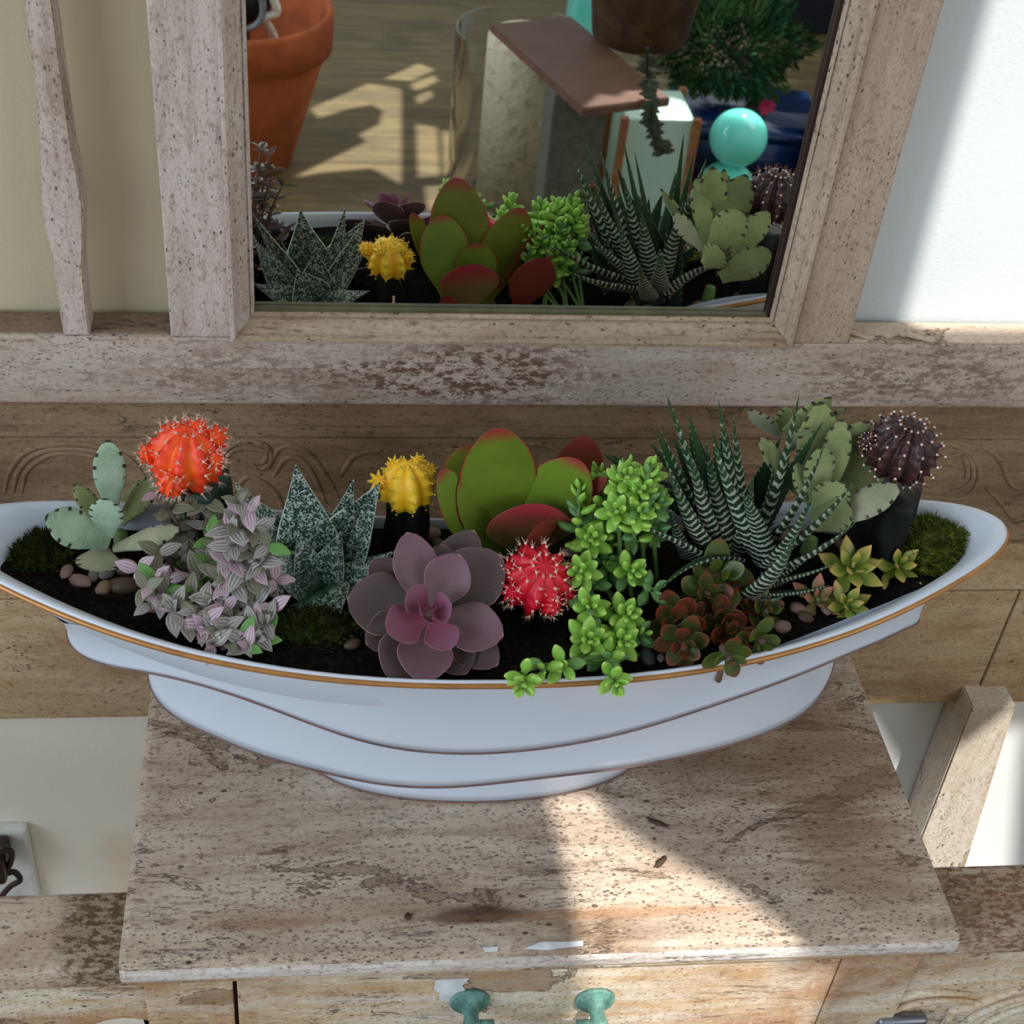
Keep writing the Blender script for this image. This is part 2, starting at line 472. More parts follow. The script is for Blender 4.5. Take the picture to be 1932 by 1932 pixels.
# shaped slat on the left
def prism(name, outline, y0, y1, mat, parent, bev=0.0):
    bm = bmesh.new()
    f = [bm.verts.new((a, y0, c)) for a, c in outline]
    b = [bm.verts.new((a, y1, c)) for a, c in outline]
    bm.faces.new(f); bm.faces.new(b[::-1])
    for i in range(len(f)):
        j = (i + 1) % len(f)
        bm.faces.new((f[j], f[i], b[i], b[j]))
    bmesh.ops.recalc_face_normals(bm, faces=bm.faces)
    if bev:
        bmesh.ops.bevel(bm, geom=[e for e in bm.edges if all(abs(v.co.y - y0) < 1e-6 for v in e.verts)], offset=bev, segments=2, affect='EDGES')
    return link(name, to_mesh(bm, name, False), mat, parent)
Lp = [(118, 622), (108, 560), (98, 480), (84, 430), (77, 370), (78, 330), (72, 240), (62, 130), (52, 60), (45, 0), (38, -60)]
Rp = [(90, -60), (98, 0), (106, 60), (112, 110), (122, 180), (133, 262), (146, 330), (156, 385), (157, 440), (156, 500), (161, 560), (168, 622)]
sl_out = [PY(a, b, YR) for a, b in Lp + Rp]
sl_out = [(p.x, p.z) for p in sl_out]
xs_top = ((sl_out[len(Lp) - 1][0]), sl_out[len(Lp)][0])
sl_out[len(Lp):len(Lp)] = [(xs_top[0] - .002, 0.75), (xs_top[0], 1.2), (xs_top[1], 1.2), (xs_top[1] + .002, 0.75)]
for i in (0, len(sl_out) - 1): sl_out[i] = (sl_out[i][0], zr1 + 0.0005)
prism('slat', sl_out, YR, 0.763, m_wood_z, stand, 0.001)

# mirror: glass, backing and moulded frame
xi0, xi1 = PY(480, 578, YM).x, PY(1450, 588, YM).x
zi = PY(960, 586, YM).z
def moulding(name, which, mat):
    W = 0.0145
    prof = [(0.0, YM - 0.001), (0.0, YM - 0.005), (0.10, YM - 0.0075), (0.16, YM - 0.0065), (0.22, YM - 0.009), (0.60, YM - 0.013), (0.70, YM - 0.0135), (0.74, YM - 0.0165), (0.82, YM - 0.0185), (0.95, YM - 0.0185), (1.0, YM - 0.0165), (1.0, YM)]
    A, B = [], []
    for d, yy in prof:
        d *= W
        if which == 'left': A.append((xi0 - d, yy, zi - d)); B.append((xi0 - d, yy, 1.25))
        elif which == 'right': A.append((xi1 + d, yy, zi - d)); B.append((xi1 + d, yy, 1.25))
        else: A.append((xi0 - d, yy, zi - d)); B.append((xi1 + d, yy, zi - d))
    n = len(prof)
    NS = 24
    vs, fs = [], []
    for j in range(NS + 1):
        f = j / NS
        for i in range(n):
            a, b = Vector(A[i]), Vector(B[i])
            vs.append(a.lerp(b, f))
    for j in range(NS):
        for i in range(n - 1):
            q = j * n + i
            fs.append((q, q + 1, q + n + 1, q + n))
    return link(name, mesh(name, vs, fs, False), mat, stand)
moulding('mirror_frame', 'left', m_wood_z)
moulding('mirror_frame', 'right', m_wood_zr)
moulding('mirror_frame', 'bottom', wood('worn_frame_paint', 0, lin(176, 156, 132), lin(150, 128, 104), lin(90, 62, 42), 0.3, 0.0, 0.3, 11.5, 0.8))
mm = NT('mirror_glass', 0.0, 0.5)
mm.b.inputs['Metallic'].default_value = 1.0
mm.b.inputs['Roughness'].default_value = 0.012
mm.b.inputs['Base Color'].default_value = (0.90, 0.92, 0.89, 1)
box('mirror_glass', xi0 - 0.004, xi1 + 0.004, YM, YM + 0.004, zi - 0.004, 1.25, mm.m, stand, 0)
box('mirror_back', xi0 - 0.02, xi1 + 0.02, YM + 0.0045, 0.7715, zr1, 1.25, m_dark, stand, 0)
box('mirror_edge_strip', xi0, xi1, YM - 0.004, YM - 0.0002, zi - 0.0005, zi + 0.0022, plain('green_tinted_glass_edge', lin(88, 84, 58), 0.4), stand, 0.0005, label='dark olive strip for the glass edge and gap at the bottom')  # glass edge and its gap drawn as a dark green strip
box('mirror_edge_strip', xi1 - 0.0025, xi1 + 0.0005, YM - 0.004, YM - 0.0002, zi, 1.25, plain('dark_frame_reflection', lin(46, 30, 24), 0.4), stand, 0.0005, label='dark strip standing in for the frame reflection, right side of the glass')  # reflection of the frame side painted as a dark strip

# back panel below the rail
zl = [PY(20, b, YP).z for b in (801, 829, 1037, 1132, 1357)]
XL, XR = -0.75, PY(1850, 1290, YP).x
box('panel_moulding', -0.75, 1.05, YP - 0.001, YW - 0.002, zl[0], zr0 + 0.004, m_panel, stand, 0.001)
box('panel_moulding', -0.75, 1.05, YP + 0.001, YW - 0.002, zl[1] + 0.001, zl[0] - 0.0008, m_panel, stand, 0.0015)
box('carved_panel', -0.75, 1.05, YP + 0.003, YW - 0.002, zl[2] + 0.001, zl[1] - 0.0006, m_panel, stand, 0.001)
box('panel_board', -0.75, 1.05, YP, YW - 0.002, zl[3] + 0.0008, zl[2] - 0.0012, m_board, stand, 0.0015)
box('panel_board', XL, XR - 0.0006, YP, YW - 0.002, zl[4], zl[3] - 0.0006, m_board, stand, 0.0012)
box('panel_board', XR + 0.0006, 1.05, YP - 0.001, YW - 0.002, zl[4] - 0.0, zl[3] - 0.0006, m_board, stand, 0.0012)
def carve(pts, r=0.0022, closed=False):
    p = spline([PY(a, b, YP + 0.003) for a, b in pts], 8)
    bm = bmesh.new()
    add_tube(bm, p, [r * (0.35 + 0.65 * math.sin(PI * min(1, max(0, (0.02 + i / (len(p) - 1)) * 0.98))) ** 0.5) for i in range(len(p))], 8)
    for v in bm.verts: v.co.y = YP + 0.003 + (v.co.y - YP - 0.003) * 0.55
    link('carved_scroll', to_mesh(bm, 'carved_scroll'), m_panel, stand)
for off in (0, 16, 32):
    carve([(8 + off, 930), (18 + off, 890), (50 + off * .8, 852 + off * .5), (110, 838 + off * .55), (180, 842 + off * .6), (240, 862 + off * .5), (275, 900)])
for off in (0, 12):
    carve([(415 + off, 905 - off), (418 + off, 860), (455, 834 + off), (500, 840 + off), (512 - off, 868), (492, 885 - off), (470, 870)])
carve([(505, 885), (530, 845), (575, 850), (610, 890), (640, 940)])
carve([(515, 900), (540, 865), (570, 868), (595, 905), (615, 950)])
carve([(440, 930), (470, 900), (520, 930), (540, 990)])
carve([(640, 900), (670, 860), (720, 850)])
carve([(840, 850), (1010, 838), (1060, 860), (1040, 890)])
for off in (0, 12, 24):
    carve([(1745, 850 + off), (1790, 838 + off), (1835 - off * .7, 862), (1848 - off, 900), (1825 - off, 935 - off), (1780, 945 - off)])
carve([(1850, 842), (1885, 865), (1905, 910), (1925, 925)])
carve([(1860, 920), (1890, 950), (1920, 985), (1960, 990)])
carve([(1740, 835), (1790, 826), (1850, 836), (1900, 826), (1960, 836)], 0.0015)

# back leg on the right
def hexa(name, quad_f, quad_b, mat, parent):
    vs = list(quad_f) + list(quad_b)
    bm = bmesh.new()
    v = [bm.verts.new(p) for p in vs]
    for f in ((0, 1, 2, 3), (7, 6, 5, 4), (0, 4, 5, 1), (1, 5, 6, 2), (2, 6, 7, 3), (3, 7, 4, 0)):
        bm.faces.new([v[i] for i in f])
    bmesh.ops.recalc_face_normals(bm, faces=bm.faces)
    bmesh.ops.bevel(bm, geom=bm.edges[:], offset=0.0015, segments=2, affect='EDGES')
    return link(name, to_mesh(bm, name, False), mat, parent)
YL = 0.735
a, b = PY(1837, 1324, YL), PY(1739, 1577, YL)
c, d = PY(1918, 1330, YL), PY(1822, 1636, YL)
sl1, sl2 = (b.x - a.x) / (b.z - a.z), (d.x - c.x) / (d.z - c.z)
zt, zb = zl[4] + 0.02, ZF
qf = [Vector((a.x + sl1 * (zt - a.z), YL, zt)), Vector((c.x + sl2 * (zt - c.z), YL, zt)), Vector((c.x + sl2 * (zb - c.z), YL, zb)), Vector((a.x + sl1 * (zb - a.z), YL, zb))]
hexa('leg', qf, [p + Vector((0.0, YW - 0.002 - YL, 0)) for p in qf], m_legwood, stand)
box('leg', -0.62, -0.56, YL, YW - 0.002, ZF, zl[4], m_legwood, stand)

# table with drawer
box('table_top', -0.111, 0.389, 0.462, YP, -0.017, 0.0, m_top, stand, 0.0045)
box('table_nosing', -0.1105, 0.3885, 0.4603, 0.468, -0.0155, -0.0045, wood('worn_white_nosing', 0, lin(222, 212, 206), lin(196, 184, 176), BR, 0.4, 0.1, 0.2, 12.2, 0.5), stand, 0.003)
box('table_lip', -0.1085, 0.3865, 0.4655, 0.50, -0.026, -0.017, m_front, stand, 0.002)
YD = 0.476
box('drawer_front', PY(450, 1900, YD).x, PY(1545, 1900, YD).x, YD - 0.003, YD + 0.016, -0.165, -0.028, m_front, stand, 0.0015)
box('drawer_case', -0.100, 0.378, YD + 0.003, YP, -0.17, -0.0175, m_dark, stand, 0.001)
xg = PY(442, 1900, YD).x
# side rails of the wells
for x0, x1 in ((-0.75, -0.1005), (0.3785, 1.05)):
    box('well_rail', x0, x1, 0.4735, 0.5265, -0.040, -0.021, m_side, stand, 0.003)
box('well_fascia', 0.3785, 1.05, 0.479, 0.520, -0.17, -0.0405, m_front, stand, 0.002)
az = PY(225, 1921, 0.479).z
xa, xb = PY(120, 1925, 0.479).x, PY(345, 1925, 0.479).x
arch = [(xa + (xb - xa) * k / 12, az - 0.02 * (1 - math.sin(PI * k / 12)) ) for k in range(13)]
prism('well_fascia', [(-0.75, -0.0405), (-0.1005, -0.0405), (-0.1005, az - 0.035)] + arch[::-1] + [(xa - 0.02, az - 0.03), (-0.75, az - 0.03)], 0.479, 0.520, m_front, stand)
box('drawer_stile', -0.1002, xg, YD - 0.002, YD + 0.02, -0.17, -0.027, m_front, stand, 0.0012)
box('drawer_stile', PY(1548, 1900, YD).x, 0.3784, YD - 0.002, YD + 0.02, -0.17, -0.027, m_front, stand, 0.0012)
for x0 in (-0.100, 0.36): box('leg', x0, x0 + 0.03, YD + 0.002, YD + 0.035, ZF, -0.171, m_legwood, stand)
for x0 in (-0.62, 0.92): box('leg', x0, x0 + 0.04, YD + 0.002, YD + 0.04, ZF, -0.171, m_legwood, stand)
# carved ornament at lower right
def carve2(pts, r, y=0.4775):
    p = spline([PY(a, b, y) for a, b in pts], 8)
    bm = bmesh.new()
    add_tube(bm, p, [r * (0.3 + 0.7 * math.sin(PI * (0.04 + 0.92 * i / (len(p) - 1))) ** 0.6) for i in range(len(p))], 8)
    link('carved_ornament', to_mesh(bm, 'carved_ornament'), m_front, stand)
carve2([(1610, 1945), (1650, 1900), (1700, 1880), (1760, 1872), (1830, 1876)], 0.0032)
carve2([(1630, 1955), (1670, 1915), (1720, 1895), (1790, 1886), (1850, 1892)], 0.0025)
carve2([(1760, 1950), (1790, 1920), (1800, 1905), (1830, 1898), (1870, 1884), (1915, 1868), (1950, 1862)], 0.0032)
carve2([(1800, 1945), (1850, 1910), (1900, 1890), (1950, 1878)], 0.0028)
carve2([(1840, 1950), (1880, 1920), (1950, 1895)], 0.0024)
bm = bmesh.new()
p = PY(1700, 1928, 0.474)
add_box(bm, p.x - 0.017, p.x + 0.017, 0.470, 0.479, p.z - 0.012, p.z + 0.006, 0.004, 3)
link('escutcheon', to_mesh(bm, 'escutcheon'), plain('grey_metal', lin(140, 142, 150), 0.35, 0.5, 0.1, 80, 0.8), stand, label='grey metal plate set in the carving')
# flaking white paint chips on the drawer and the lip
m_chip = plain('white_chip', lin(222, 224, 228), 0.6)
def chip(pts, y, z=None):
    q = [PY(a, b, y) if z is None else PZ(a, b, z) for a, b in pts]
    vs = q + [v + (Vector((0, -0.0006, 0)) if z is None else Vector((0, 0, 0.0006))) for v in q]
    n = len(q)
    fs = [tuple(range(n)), tuple(range(n, 2 * n))] + [(i, (i + 1) % n, n + (i + 1) % n, n + i) for i in range(n)]
    me = mesh('paint_chip', vs, fs, False)
    link('paint_chip', me, m_chip, stand)
chip([(822, 1848), (885, 1845), (872, 1858), (878, 1868), (862, 1872), (868, 1882), (845, 1888), (828, 1886), (830, 1872), (818, 1866)], YD - 0.0032)
chip([(990, 1790), (1020, 1778), (1060, 1778), (1100, 1776), (1100, 1785), (1060, 1789), (1030, 1793)], 0, 0.0001)
chip([(910, 1788), (940, 1787), (938, 1795), (915, 1796)], 0, 0.0001)

# teal bail pull
m_teal = plain('verdigris_metal', lin(104, 146, 136), 0.6, 0.4, 0.25, 160, 0.2, 0.3)
pull_y = YD - 0.003
ends = []
for (a, b, sgn) in ((886, 1886, 1), (1122, 1884, -1)):
    p = PY(a, b, pull_y)
    M0 = Matrix.Translation(p) @ Matrix.Rotation(PI / 2, 4, 'X')
    rose = lathe('pull_rosette', [(0.0, 0.0), (0.0125, 0.0), (0.0125, 0.0018), (0.0115, 0.003), (0.0105, 0.0026), (0.0095, 0.004), (0.0085, 0.0036), (0.0072, 0.0052), (0.006, 0.005), (0.0048, 0.009), (0.0046, 0.013), (0.0058, 0.0165), (0.0052, 0.0205), (0.003, 0.0225), (0, 0.023)], m_teal, stand, 32, M0)
    e = p + Vector((0, -0.0175, -0.001))
    ends.append((e, sgn))
    tube('pull_pin', [e + Vector((0.003 * sgn, 0, 0)), e + Vector((0.0135 * sgn, 0, 0))], 0.0042, m_teal, stand, 12)
e0, e1 = ends[0][0] + Vector((0.011, 0, 0)), ends[1][0] - Vector((0.011, 0, 0))
tube('bail_handle', spline([e0, e0 + Vector((0.004, -0.002, -0.012)), (e0 + e1) / 2 + Vector((0, -0.006, -0.022)), e1 + Vector((-0.004, -0.002, -0.012)), e1], 8), 0.0026, m_teal, stand, 10)

# wall socket, lower left
pl = thing('wall_socket', 'white square wall socket plate on the cream wall in the left well', 'socket', PY(20, 1620, YB - 0.001))
A, Bq = PY(-60, 1550, YB), PY(88, 1690, YB)
m_plate = plain('white_plastic', lin(228, 228, 222), 0.35, 0.5, 0.03)
box('plate', A.x, PY(72, 1640, YB).x, YB - 0.011, YB - 0.0005, Bq.z - 0.02, A.z, m_plate, pl, 0.004)
cab = thing('power_plug', 'dark brown plug with a curled cable in the wall socket', 'plug', PY(0, 1640, YB - 0.012))
m_plug = plain('dark_plug', lin(46, 30, 28), 0.4, 0.5)
c0 = PY(-4, 1625, YB - 0.03)
bm = bmesh.new()
add_box(bm, c0.x - 0.012, c0.x + 0.008, YB - 0.045, YB - 0.0112, c0.z - 0.014, c0.z + 0.012, 0.005, 3)
link('plug_body', to_mesh(bm, 'plug_body'), m_plug, cab)
tube('cable', spline([PY(2, 1598, YB - 0.03), PY(22, 1608, YB - 0.03), PY(18, 1632, YB - 0.034), PY(4, 1650, YB - 0.034), PY(26, 1645, YB - 0.03), PY(38, 1660, YB - 0.03), PY(20, 1672, YB - 0.03), PY(4, 1690, YB - 0.03), PY(-30, 1740, YB - 0.03)], 8), 0.0026, m_plug, cab)

# crumbs on the table
m_crumb = plain('dark_crumb', lin(70, 52, 38), 0.8)
for a, b, ln_, rot, lab in ((770, 1729, 0.005, 0.9, 'small black crumb on the table near its front edge'), (1240, 1552, 0.014, -0.5, 'dark splinter of bark on the table right of the planter foot'),
                       (1248, 1625, 0.012, 0.75, 'brown twig scrap on the table at the edge of the sun patch')):
    p = PZ(a, b, 0.001)
    bm = bmesh.new()
    bmesh.ops.create_icosphere(bm, subdivisions=2, radius=0.5)
    for v in bm.verts:
        v.co = Vector((v.co.x * ln_, v.co.y * 0.0042, v.co.z * 0.0022)) * (1 + 0.5 * noise.noise(v.co * 4 + Vector((a, 0, 0))))
    o = link('bark_scrap', to_mesh(bm, 'bark_scrap'), m_crumb, None, Matrix.Translation(p) @ Matrix.Rotation(rot, 4, 'Z'))
    tag(o, lab, 'crumb', 'scraps on the table')

# ------------------------------------------------------------------ the planter
BX, BY, BL, BW = 0.1015, 0.606, 0.3055, 0.097
def rim_e(u): return 0.034 * math.sqrt(max(0.0, 1 - ((abs(u) - 0.8) / 0.2) ** 2)) if abs(u) > 0.6 else 0.0
def pmax(a, b): return (a ** 7 + b ** 7) ** (1 / 7)
def rim_h(u): return pmax(BW * max(0.0, 1 - abs(u) ** 2.3) ** 0.76, rim_e(u))
def rim_b(u): return pmax(0.047 * max(0.0, 1 - abs(u) ** 4) ** 0.6, 0.85 * rim_e(u))
def rim_z(u): return 0.180 + 0.024 * abs(u) ** 2.2
def rim_zb(u): return 0.168 + 0.036 * abs(u) ** 1.6
NR = 120
def rim_ring(k, dz=0.0, n=NR):
    pts = []
    for i in range(n):
        th = 2 * PI * i / n
        u = math.cos(th)
        u = math.copysign(abs(u) ** 0.8, u)
        s_ = math.sin(th)
        h = rim_b(u) if s_ >= 0 else -rim_h(u)
        if abs(s_) < 1e-9: h = 0
        f = 0.5 + 0.5 * max(-1, min(1, s_ * 1.6))
        pts.append(Vector((BX + BL * u * k, BY + h * k, rim_z(u) * (1 - f) + rim_zb(u) * f + dz)))
    return pts
def loft(name, rings, mat, parent, close_last=False, thick=0.0):
    n = len(rings[0])
    vs = [p for r in rings for p in r]
    fs = []
    for j in range(len(rings) - 1):
        for i in range(n):
            q = (i + 1) % n
            fs.append((j * n + i, j * n + q, (j + 1) * n + q, (j + 1) * n + i))
    if close_last: fs.append(tuple((len(rings) - 1) * n + i for i in range(n)))
    me = mesh(name, vs, fs)
    o = link(name, me, mat, parent)
    return o
pt = NT('white_porcelain', 0.28, 0.5)
pt.col(pt.mix(pt.ramp(pt.noise(pt.coord(), 8, 2), 0.3, 0.7), lin(206, 213, 225), lin(200, 208, 221)))
pt.b.inputs['Roughness'].default_value = 0.33
m_porc = pt.m
m_gold = plain('brown_gold_glaze', lin(178, 124, 70), 0.35, 0.5, 0.12, 50, 0.35)
m_line = plain('brown_edge_line', lin(120, 92, 84), 0.5)
bowl = thing('planter_bowl', 'long white porcelain boat-shaped planter with gold rim, on the hall stand table', 'planter', (0.106, 0.608, 0.0))
inner = [rim_ring(1.0, -0.004), rim_ring(1.001, -0.0008), rim_ring(0.994, 0.0003), rim_ring(0.975, -0.0010), rim_ring(0.95, -0.0045), rim_ring(0.925, -0.015), rim_ring(0.89, -0.034), rim_ring(0.83, -0.045), rim_ring(0.7, -0.055), rim_ring(0.4, -0.062), rim_ring(0.02, -0.065)]
loft('inner_shell', inner, m_porc, bowl)
# gold line round the rim
rr = rim_ring(1.0015, -0.0030)
bm = bmesh.new()
add_tube(bm, rr + [rr[0]], 0.0018, 8, False)
link('gold_rim', to_mesh(bm, 'gold_rim'), m_gold, bowl, label='brown gold line round the rim')
# outer skirts: ellipses (cx, cy, half length, half depth) at the lower edge, with the wavy edge heights
def ell(cx, cy, a, b, p=2.0):
    def f(th):
        c_, s_ = math.cos(th), math.sin(th)
        return Vector((cx + a * math.copysign(abs(c_) ** (2 / p), c_), cy + b * math.copysign(abs(s_) ** (2 / p), s_), 0))
    return f
def hit_cyl(px, py, cx, cy, a, b):
    d = ray(px, py)
    A_ = (d.x / a) ** 2 + (d.y / b) ** 2
    B_ = 2 * ((CO.x - cx) * d.x / a ** 2 + (CO.y - cy) * d.y / b ** 2)
    C_ = ((CO.x - cx) / a) ** 2 + ((CO.y - cy) / b) ** 2 - 1
    D_ = B_ * B_ - 4 * A_ * C_
    t = (-B_ - math.sqrt(max(0, D_))) / (2 * A_)
    p = CO + d * t
    return p, D_ > 0
def edge_curve(px, cx, cy, a, b, ends):
    xs, zs = [], []
    for x_, y_ in px:
        p, ok = hit_cyl(x_, y_, cx, cy, a, b)
        if ok: xs.append((p.x - cx) / a); zs.append(p.z)
    xs = [-1.0] + xs + [1.0]
    zs = [ends[0]] + zs + [ends[1]]
    ths = np.array([math.acos(max(-1, min(1, -v))) for v in xs])
    o_ = np.argsort(ths)
    ths, zs = ths[o_], np.array(zs)[o_]
    fine = np.linspace(0, PI, 181)
    v = np.interp(fine, ths, zs)
    for _ in range(30):
        v[1:-1] = (v[:-2] + 2 * v[1:-1] + v[2:]) / 4
    return lambda x: float(np.interp(math.acos(max(-1, min(1, -x))), fine, v))
def skirt(name, top, E, zedge, bulge=0.004):
    cx, cy, a, b = E
    f = ell(cx, cy, a, b)
    ft = ell(*top[:4])
    N = 160
    NS = 12
    rings = []
    for j in range(NS + 1):
        s = j / NS
        ring = []
        for i in range(N):
            th = 2 * PI * i / N
            lo, hi = f(th), ft(th)
            if math.sin(th) > 0:          # the back is flatter than the front
                lo.y = cy + (lo.y - cy) * 0.5
                hi.y = cy + (hi.y - cy) * 0.48
            zl_, zh = zedge(math.cos(th)), top[4](hi)
            q = 1 - (1 - s) ** 1.35
            x = hi.x + (lo.x - hi.x) * q
            yv = hi.y + (lo.y - hi.y) * q
            pin = bulge * math.sin(PI * s) 
            n_ = Vector((math.cos(th) / a, math.sin(th) / b, 0)).normalized()
            ring.append(Vector((x, yv, zh + (zl_ - zh) * s)) - n_ * pin)
        rings.append(ring)
    inn = [p + (Vector((cx, cy, p.z)) - p).normalized() * 0.003 + Vector((0, 0, 0.0002)) for p in rings[-1]]
    inn2 = [p + (Vector((cx, cy, p.z)) - p).normalized() * 0.004 + Vector((0, 0, 0.03)) for p in rings[-1]]
    loft(name, rings + [inn, inn2], m_porc, bowl)
    bm = bmesh.new()
    add_tube(bm, rings[-1] + [rings[-1][0]], 0.0008, 6, False)
    link('edge_line', to_mesh(bm, 'edge_line'), m_line, bowl, label='thin brown line on the wavy edge')
E1 = (0.1135, 0.608, 0.258, 0.088)
z1 = edge_curve([(135, 1220), (165, 1243), (220, 1259), (300, 1270), (400, 1295), (500, 1330), (580, 1362), (650, 1390), (730, 1411), (820, 1422), (910, 1423), (1000, 1416), (1100, 1401), (1200, 1378), (1340, 1332), (1480, 1283), (1600, 1232), (1700, 1188), (1740, 1168)], *E1, (0.125, 0.128))
DROP = [(0.0, .065), (.4, .062), (.7, .055), (.83, .045), (.89, .034), (.925, .015), (.95, .0045), (.975, .001), (1.0, .0)]
def shell_k(p):
    u = (p.x - BX) / BL
    lo, hi = 0.05, 1.0
    for _ in range(24):
        k = (lo + hi) / 2
        ins = abs(u) < k and abs(p.y - BY) <= (rim_h if p.y < BY else rim_b)(u / k) * k
        if ins: hi = k
        else: lo = k
    return hi
def zrim(p):
    k = shell_k(p)
    u = max(-1, min(1, (p.x - BX) / BL / k))
    s_ = math.copysign(math.sqrt(max(0, 1 - min(1, abs(u)) ** 2.5)), p.y - BY)
    f = 0.5 + 0.5 * max(-1, min(1, s_ * 1.6))
    z = rim_z(u) * (1 - f) + rim_zb(u) * f
    return z - float(np.interp(k, [d[0] for d in DROP], [d[1] for d in DROP])) - 0.0022
skirt('upper_skirt', (0.1115, 0.607, 0.266, 0.0955, zrim), E1, z1, 0.002)
E2 = (0.1135, 0.608, 0.214, 0.076)
z2 = edge_curve([(290, 1310), (320, 1345), (400, 1386), (500, 1428), (600, 1453), (700, 1478), (800, 1487), (880, 1484), (950, 1475), (1070, 1461), (1200, 1445), (1330, 1418), (1440, 1385), (1530, 1335), (1575, 1285)], *E2, (0.085, 0.10))
skirt('middle_skirt', (0.1135, 0.608, 0.232, 0.081, lambda p: min(z1((p.x - 0.1135) / 0.258) + 0.02, 0.156)), E2, z2, 0.004)
E3 = (0.1065, 0.609, 0.1085, 0.0395)
skirt('foot', (0.1085, 0.609, 0.135, 0.052, lambda p: 0.075), E3, lambda x: 0.0008, 0.005)
box('foot_base', 0.03, 0.18, 0.585, 0.632, 0.0004, 0.003, m_porc, bowl, 0.0005)
# soil
ts = NT('black_potting_soil', 0.95, 0.1)
n_ = ts.noise(ts.coord(), 260, 5, 0.7)
ts.col(ts.mix(ts.ramp(n_, 0.45, 0.75), (0.006, 0.005, 0.004, 1), (0.030, 0.022, 0.016, 1)))
ts.bump(n_, 0.8, 0.004)
def soil_z(x, y):
    u = (x - BX) / BL
    return 0.1655 + (BY - y) * 0.06 + 0.016 * u * u + 0.003 * noise.noise(Vector((x * 40, y * 40, 0)))
rings = []
for kk in (0.93, 0.87, 0.7, 0.55, 0.4, 0.25, 0.12, 0.02):
    rings.append([Vector((p.x, p.y, soil_z(p.x, p.y) + (0.0025 * noise.noise(p * 90) if kk < 0.9 else 0.0))) for p in rim_ring(kk)])
so_ = loft('potting_soil', rings, ts.m, None, True)
tag(so_, 'black potting soil filling the white planter', 'soil', kind='stuff')

# ------------------------------------------------------------------ leaves
def leaf_mesh(name, L, W, T, prof, cup=0.0, bend=0.0, fold=0.0, nu=14, nv=5, tpow=0.5, flat=0.55, wav=0.0, tw=0.0):
    """closed leaf, base at origin, chord along +X, upper face +Z; prof(u) is relative half width"""
    us = [0.5 * (1 - math.cos(PI * i / nu)) for i in range(nu + 1)]
    pts, x, z = [], 0.0, 0.0
    cl = []
    pu = 0
    for u in us:
        du = u - pu
        ph = bend * (u + pu) / 2
        x += math.cos(ph) * du * L
        z += math.sin(ph) * du * L
        cl.append((x, z, bend * u))
        pu = u
    ch = math.hypot(x, z)
    ang = math.atan2(z, x)
    sc = L / ch if ch > 0 else 1
    ca, sa = math.cos(-ang), math.sin(-ang)
    vs, uvs, sd = [], [], []
    M = 4 * nv
    for u, (cx, cz, ph) in zip(us, cl):
        w = max(0.0015 * 0 + W * 0.002, W / 2 * prof(u))
        tt = T / 2 * max(0.04, (1 - u ** 3) ** tpow) * (0.6 + 0.4 * min(1, prof(u) * 1.2))
        tt = min(tt, w * 1.05)
        for k in range(M):
            a = 2 * PI * k / M
            c_, s_ = math.cos(a), math.sin(a)
            yy = w * c_
            zz = tt * s_ * (flat if s_ > 0 else 1.0)
            zz += cup * W * (yy / (W / 2)) ** 2 + fold * abs(yy) + wav * W * math.sin(u * 9 + k) * abs(c_)
            X = cx - math.sin(ph) * zz
            Z = cz + math.cos(ph) * zz
            X, Z = (ca * X - sa * Z) * sc, (sa * X + ca * Z) * sc
            if tw:
                t_ = tw * u
                yy, Z = yy * math.cos(t_) - Z * math.sin(t_), yy * math.sin(t_) + Z * math.cos(t_)
            vs.append((X, yy, Z))
            uvs.append((u, (c_ + 1) / 2))
            sd.append(s_)
    fs = []
    for j in range(nu):
        for k in range(M):
            q = (k + 1) % M
            fs.append((j * M + k, j * M + q, (j + 1) * M + q, (j + 1) * M + k))
    fs.append(tuple(range(M))[::-1])
    fs.append(tuple(nu * M + k for k in range(M)))
    me = bpy.data.meshes.new(name)
    me.from_pydata(vs, [], fs)
    uvl = me.uv_layers.new(name='UVMap')
    li = np.zeros(len(me.loops), dtype=np.int32)
    me.loops.foreach_get('vertex_index', li)
    uva = np.array(uvs, dtype=np.float32)[li].ravel()
    uvl.data.foreach_set('uv', uva)
    at = me.attributes.new('side', 'FLOAT', 'POINT')
    at.data.foreach_set('value', np.array(sd, dtype=np.float32))
    me.polygons.foreach_set('use_smooth', [True] * len(me.polygons))
    return me
def tip(u, s, p):
    return 1.0 if u < s else max(0.0, 1 - ((u - s) / (1 - s)) ** 2) ** p
def smooth_i(u, pts):
    xs = [p[0] for p in pts]
    for i in range(len(pts) - 1):
        if u <= pts[i + 1][0]:
            t = (u - pts[i][0]) / (pts[i + 1][0] - pts[i][0])
            t = t * t * (3 - 2 * t)
            return pts[i][1] + (pts[i + 1][1] - pts[i][1]) * t
    return pts[-1][1]
pr_panda = lambda u: smooth_i(u, [(0, .42), (.55, 1), (.75, .98), (1, .75)]) * tip(u, .62, .62)
pr_gast = lambda u: smooth_i(u, [(0, .85), (.3, 1.0), (1, .62)]) * (1 - max(0, (u - .12) / .88) ** 1.9)
pr_ech = lambda u: smooth_i(u, [(0, .38), (.6, 1), (1, .9)]) * tip(u, .58, .6) if u < .96 else 0.30 * (1 - u) / .04 + 0.01
pr_paddle = lambda u: smooth_i(u, [(0, .28), (.55, 1), (.72, 1), (1, .9)]) * tip(u, .55, .5)
pr_sed = lambda u: smooth_i(u, [(0, .45), (.45, 1), (.7, .95), (1, .7)]) * tip(u, .5, .6)
pr_haw = lambda u: (1 - u) ** 0.72 * smooth_i(u, [(0, .9), (.12, 1.0), (1, .8)])
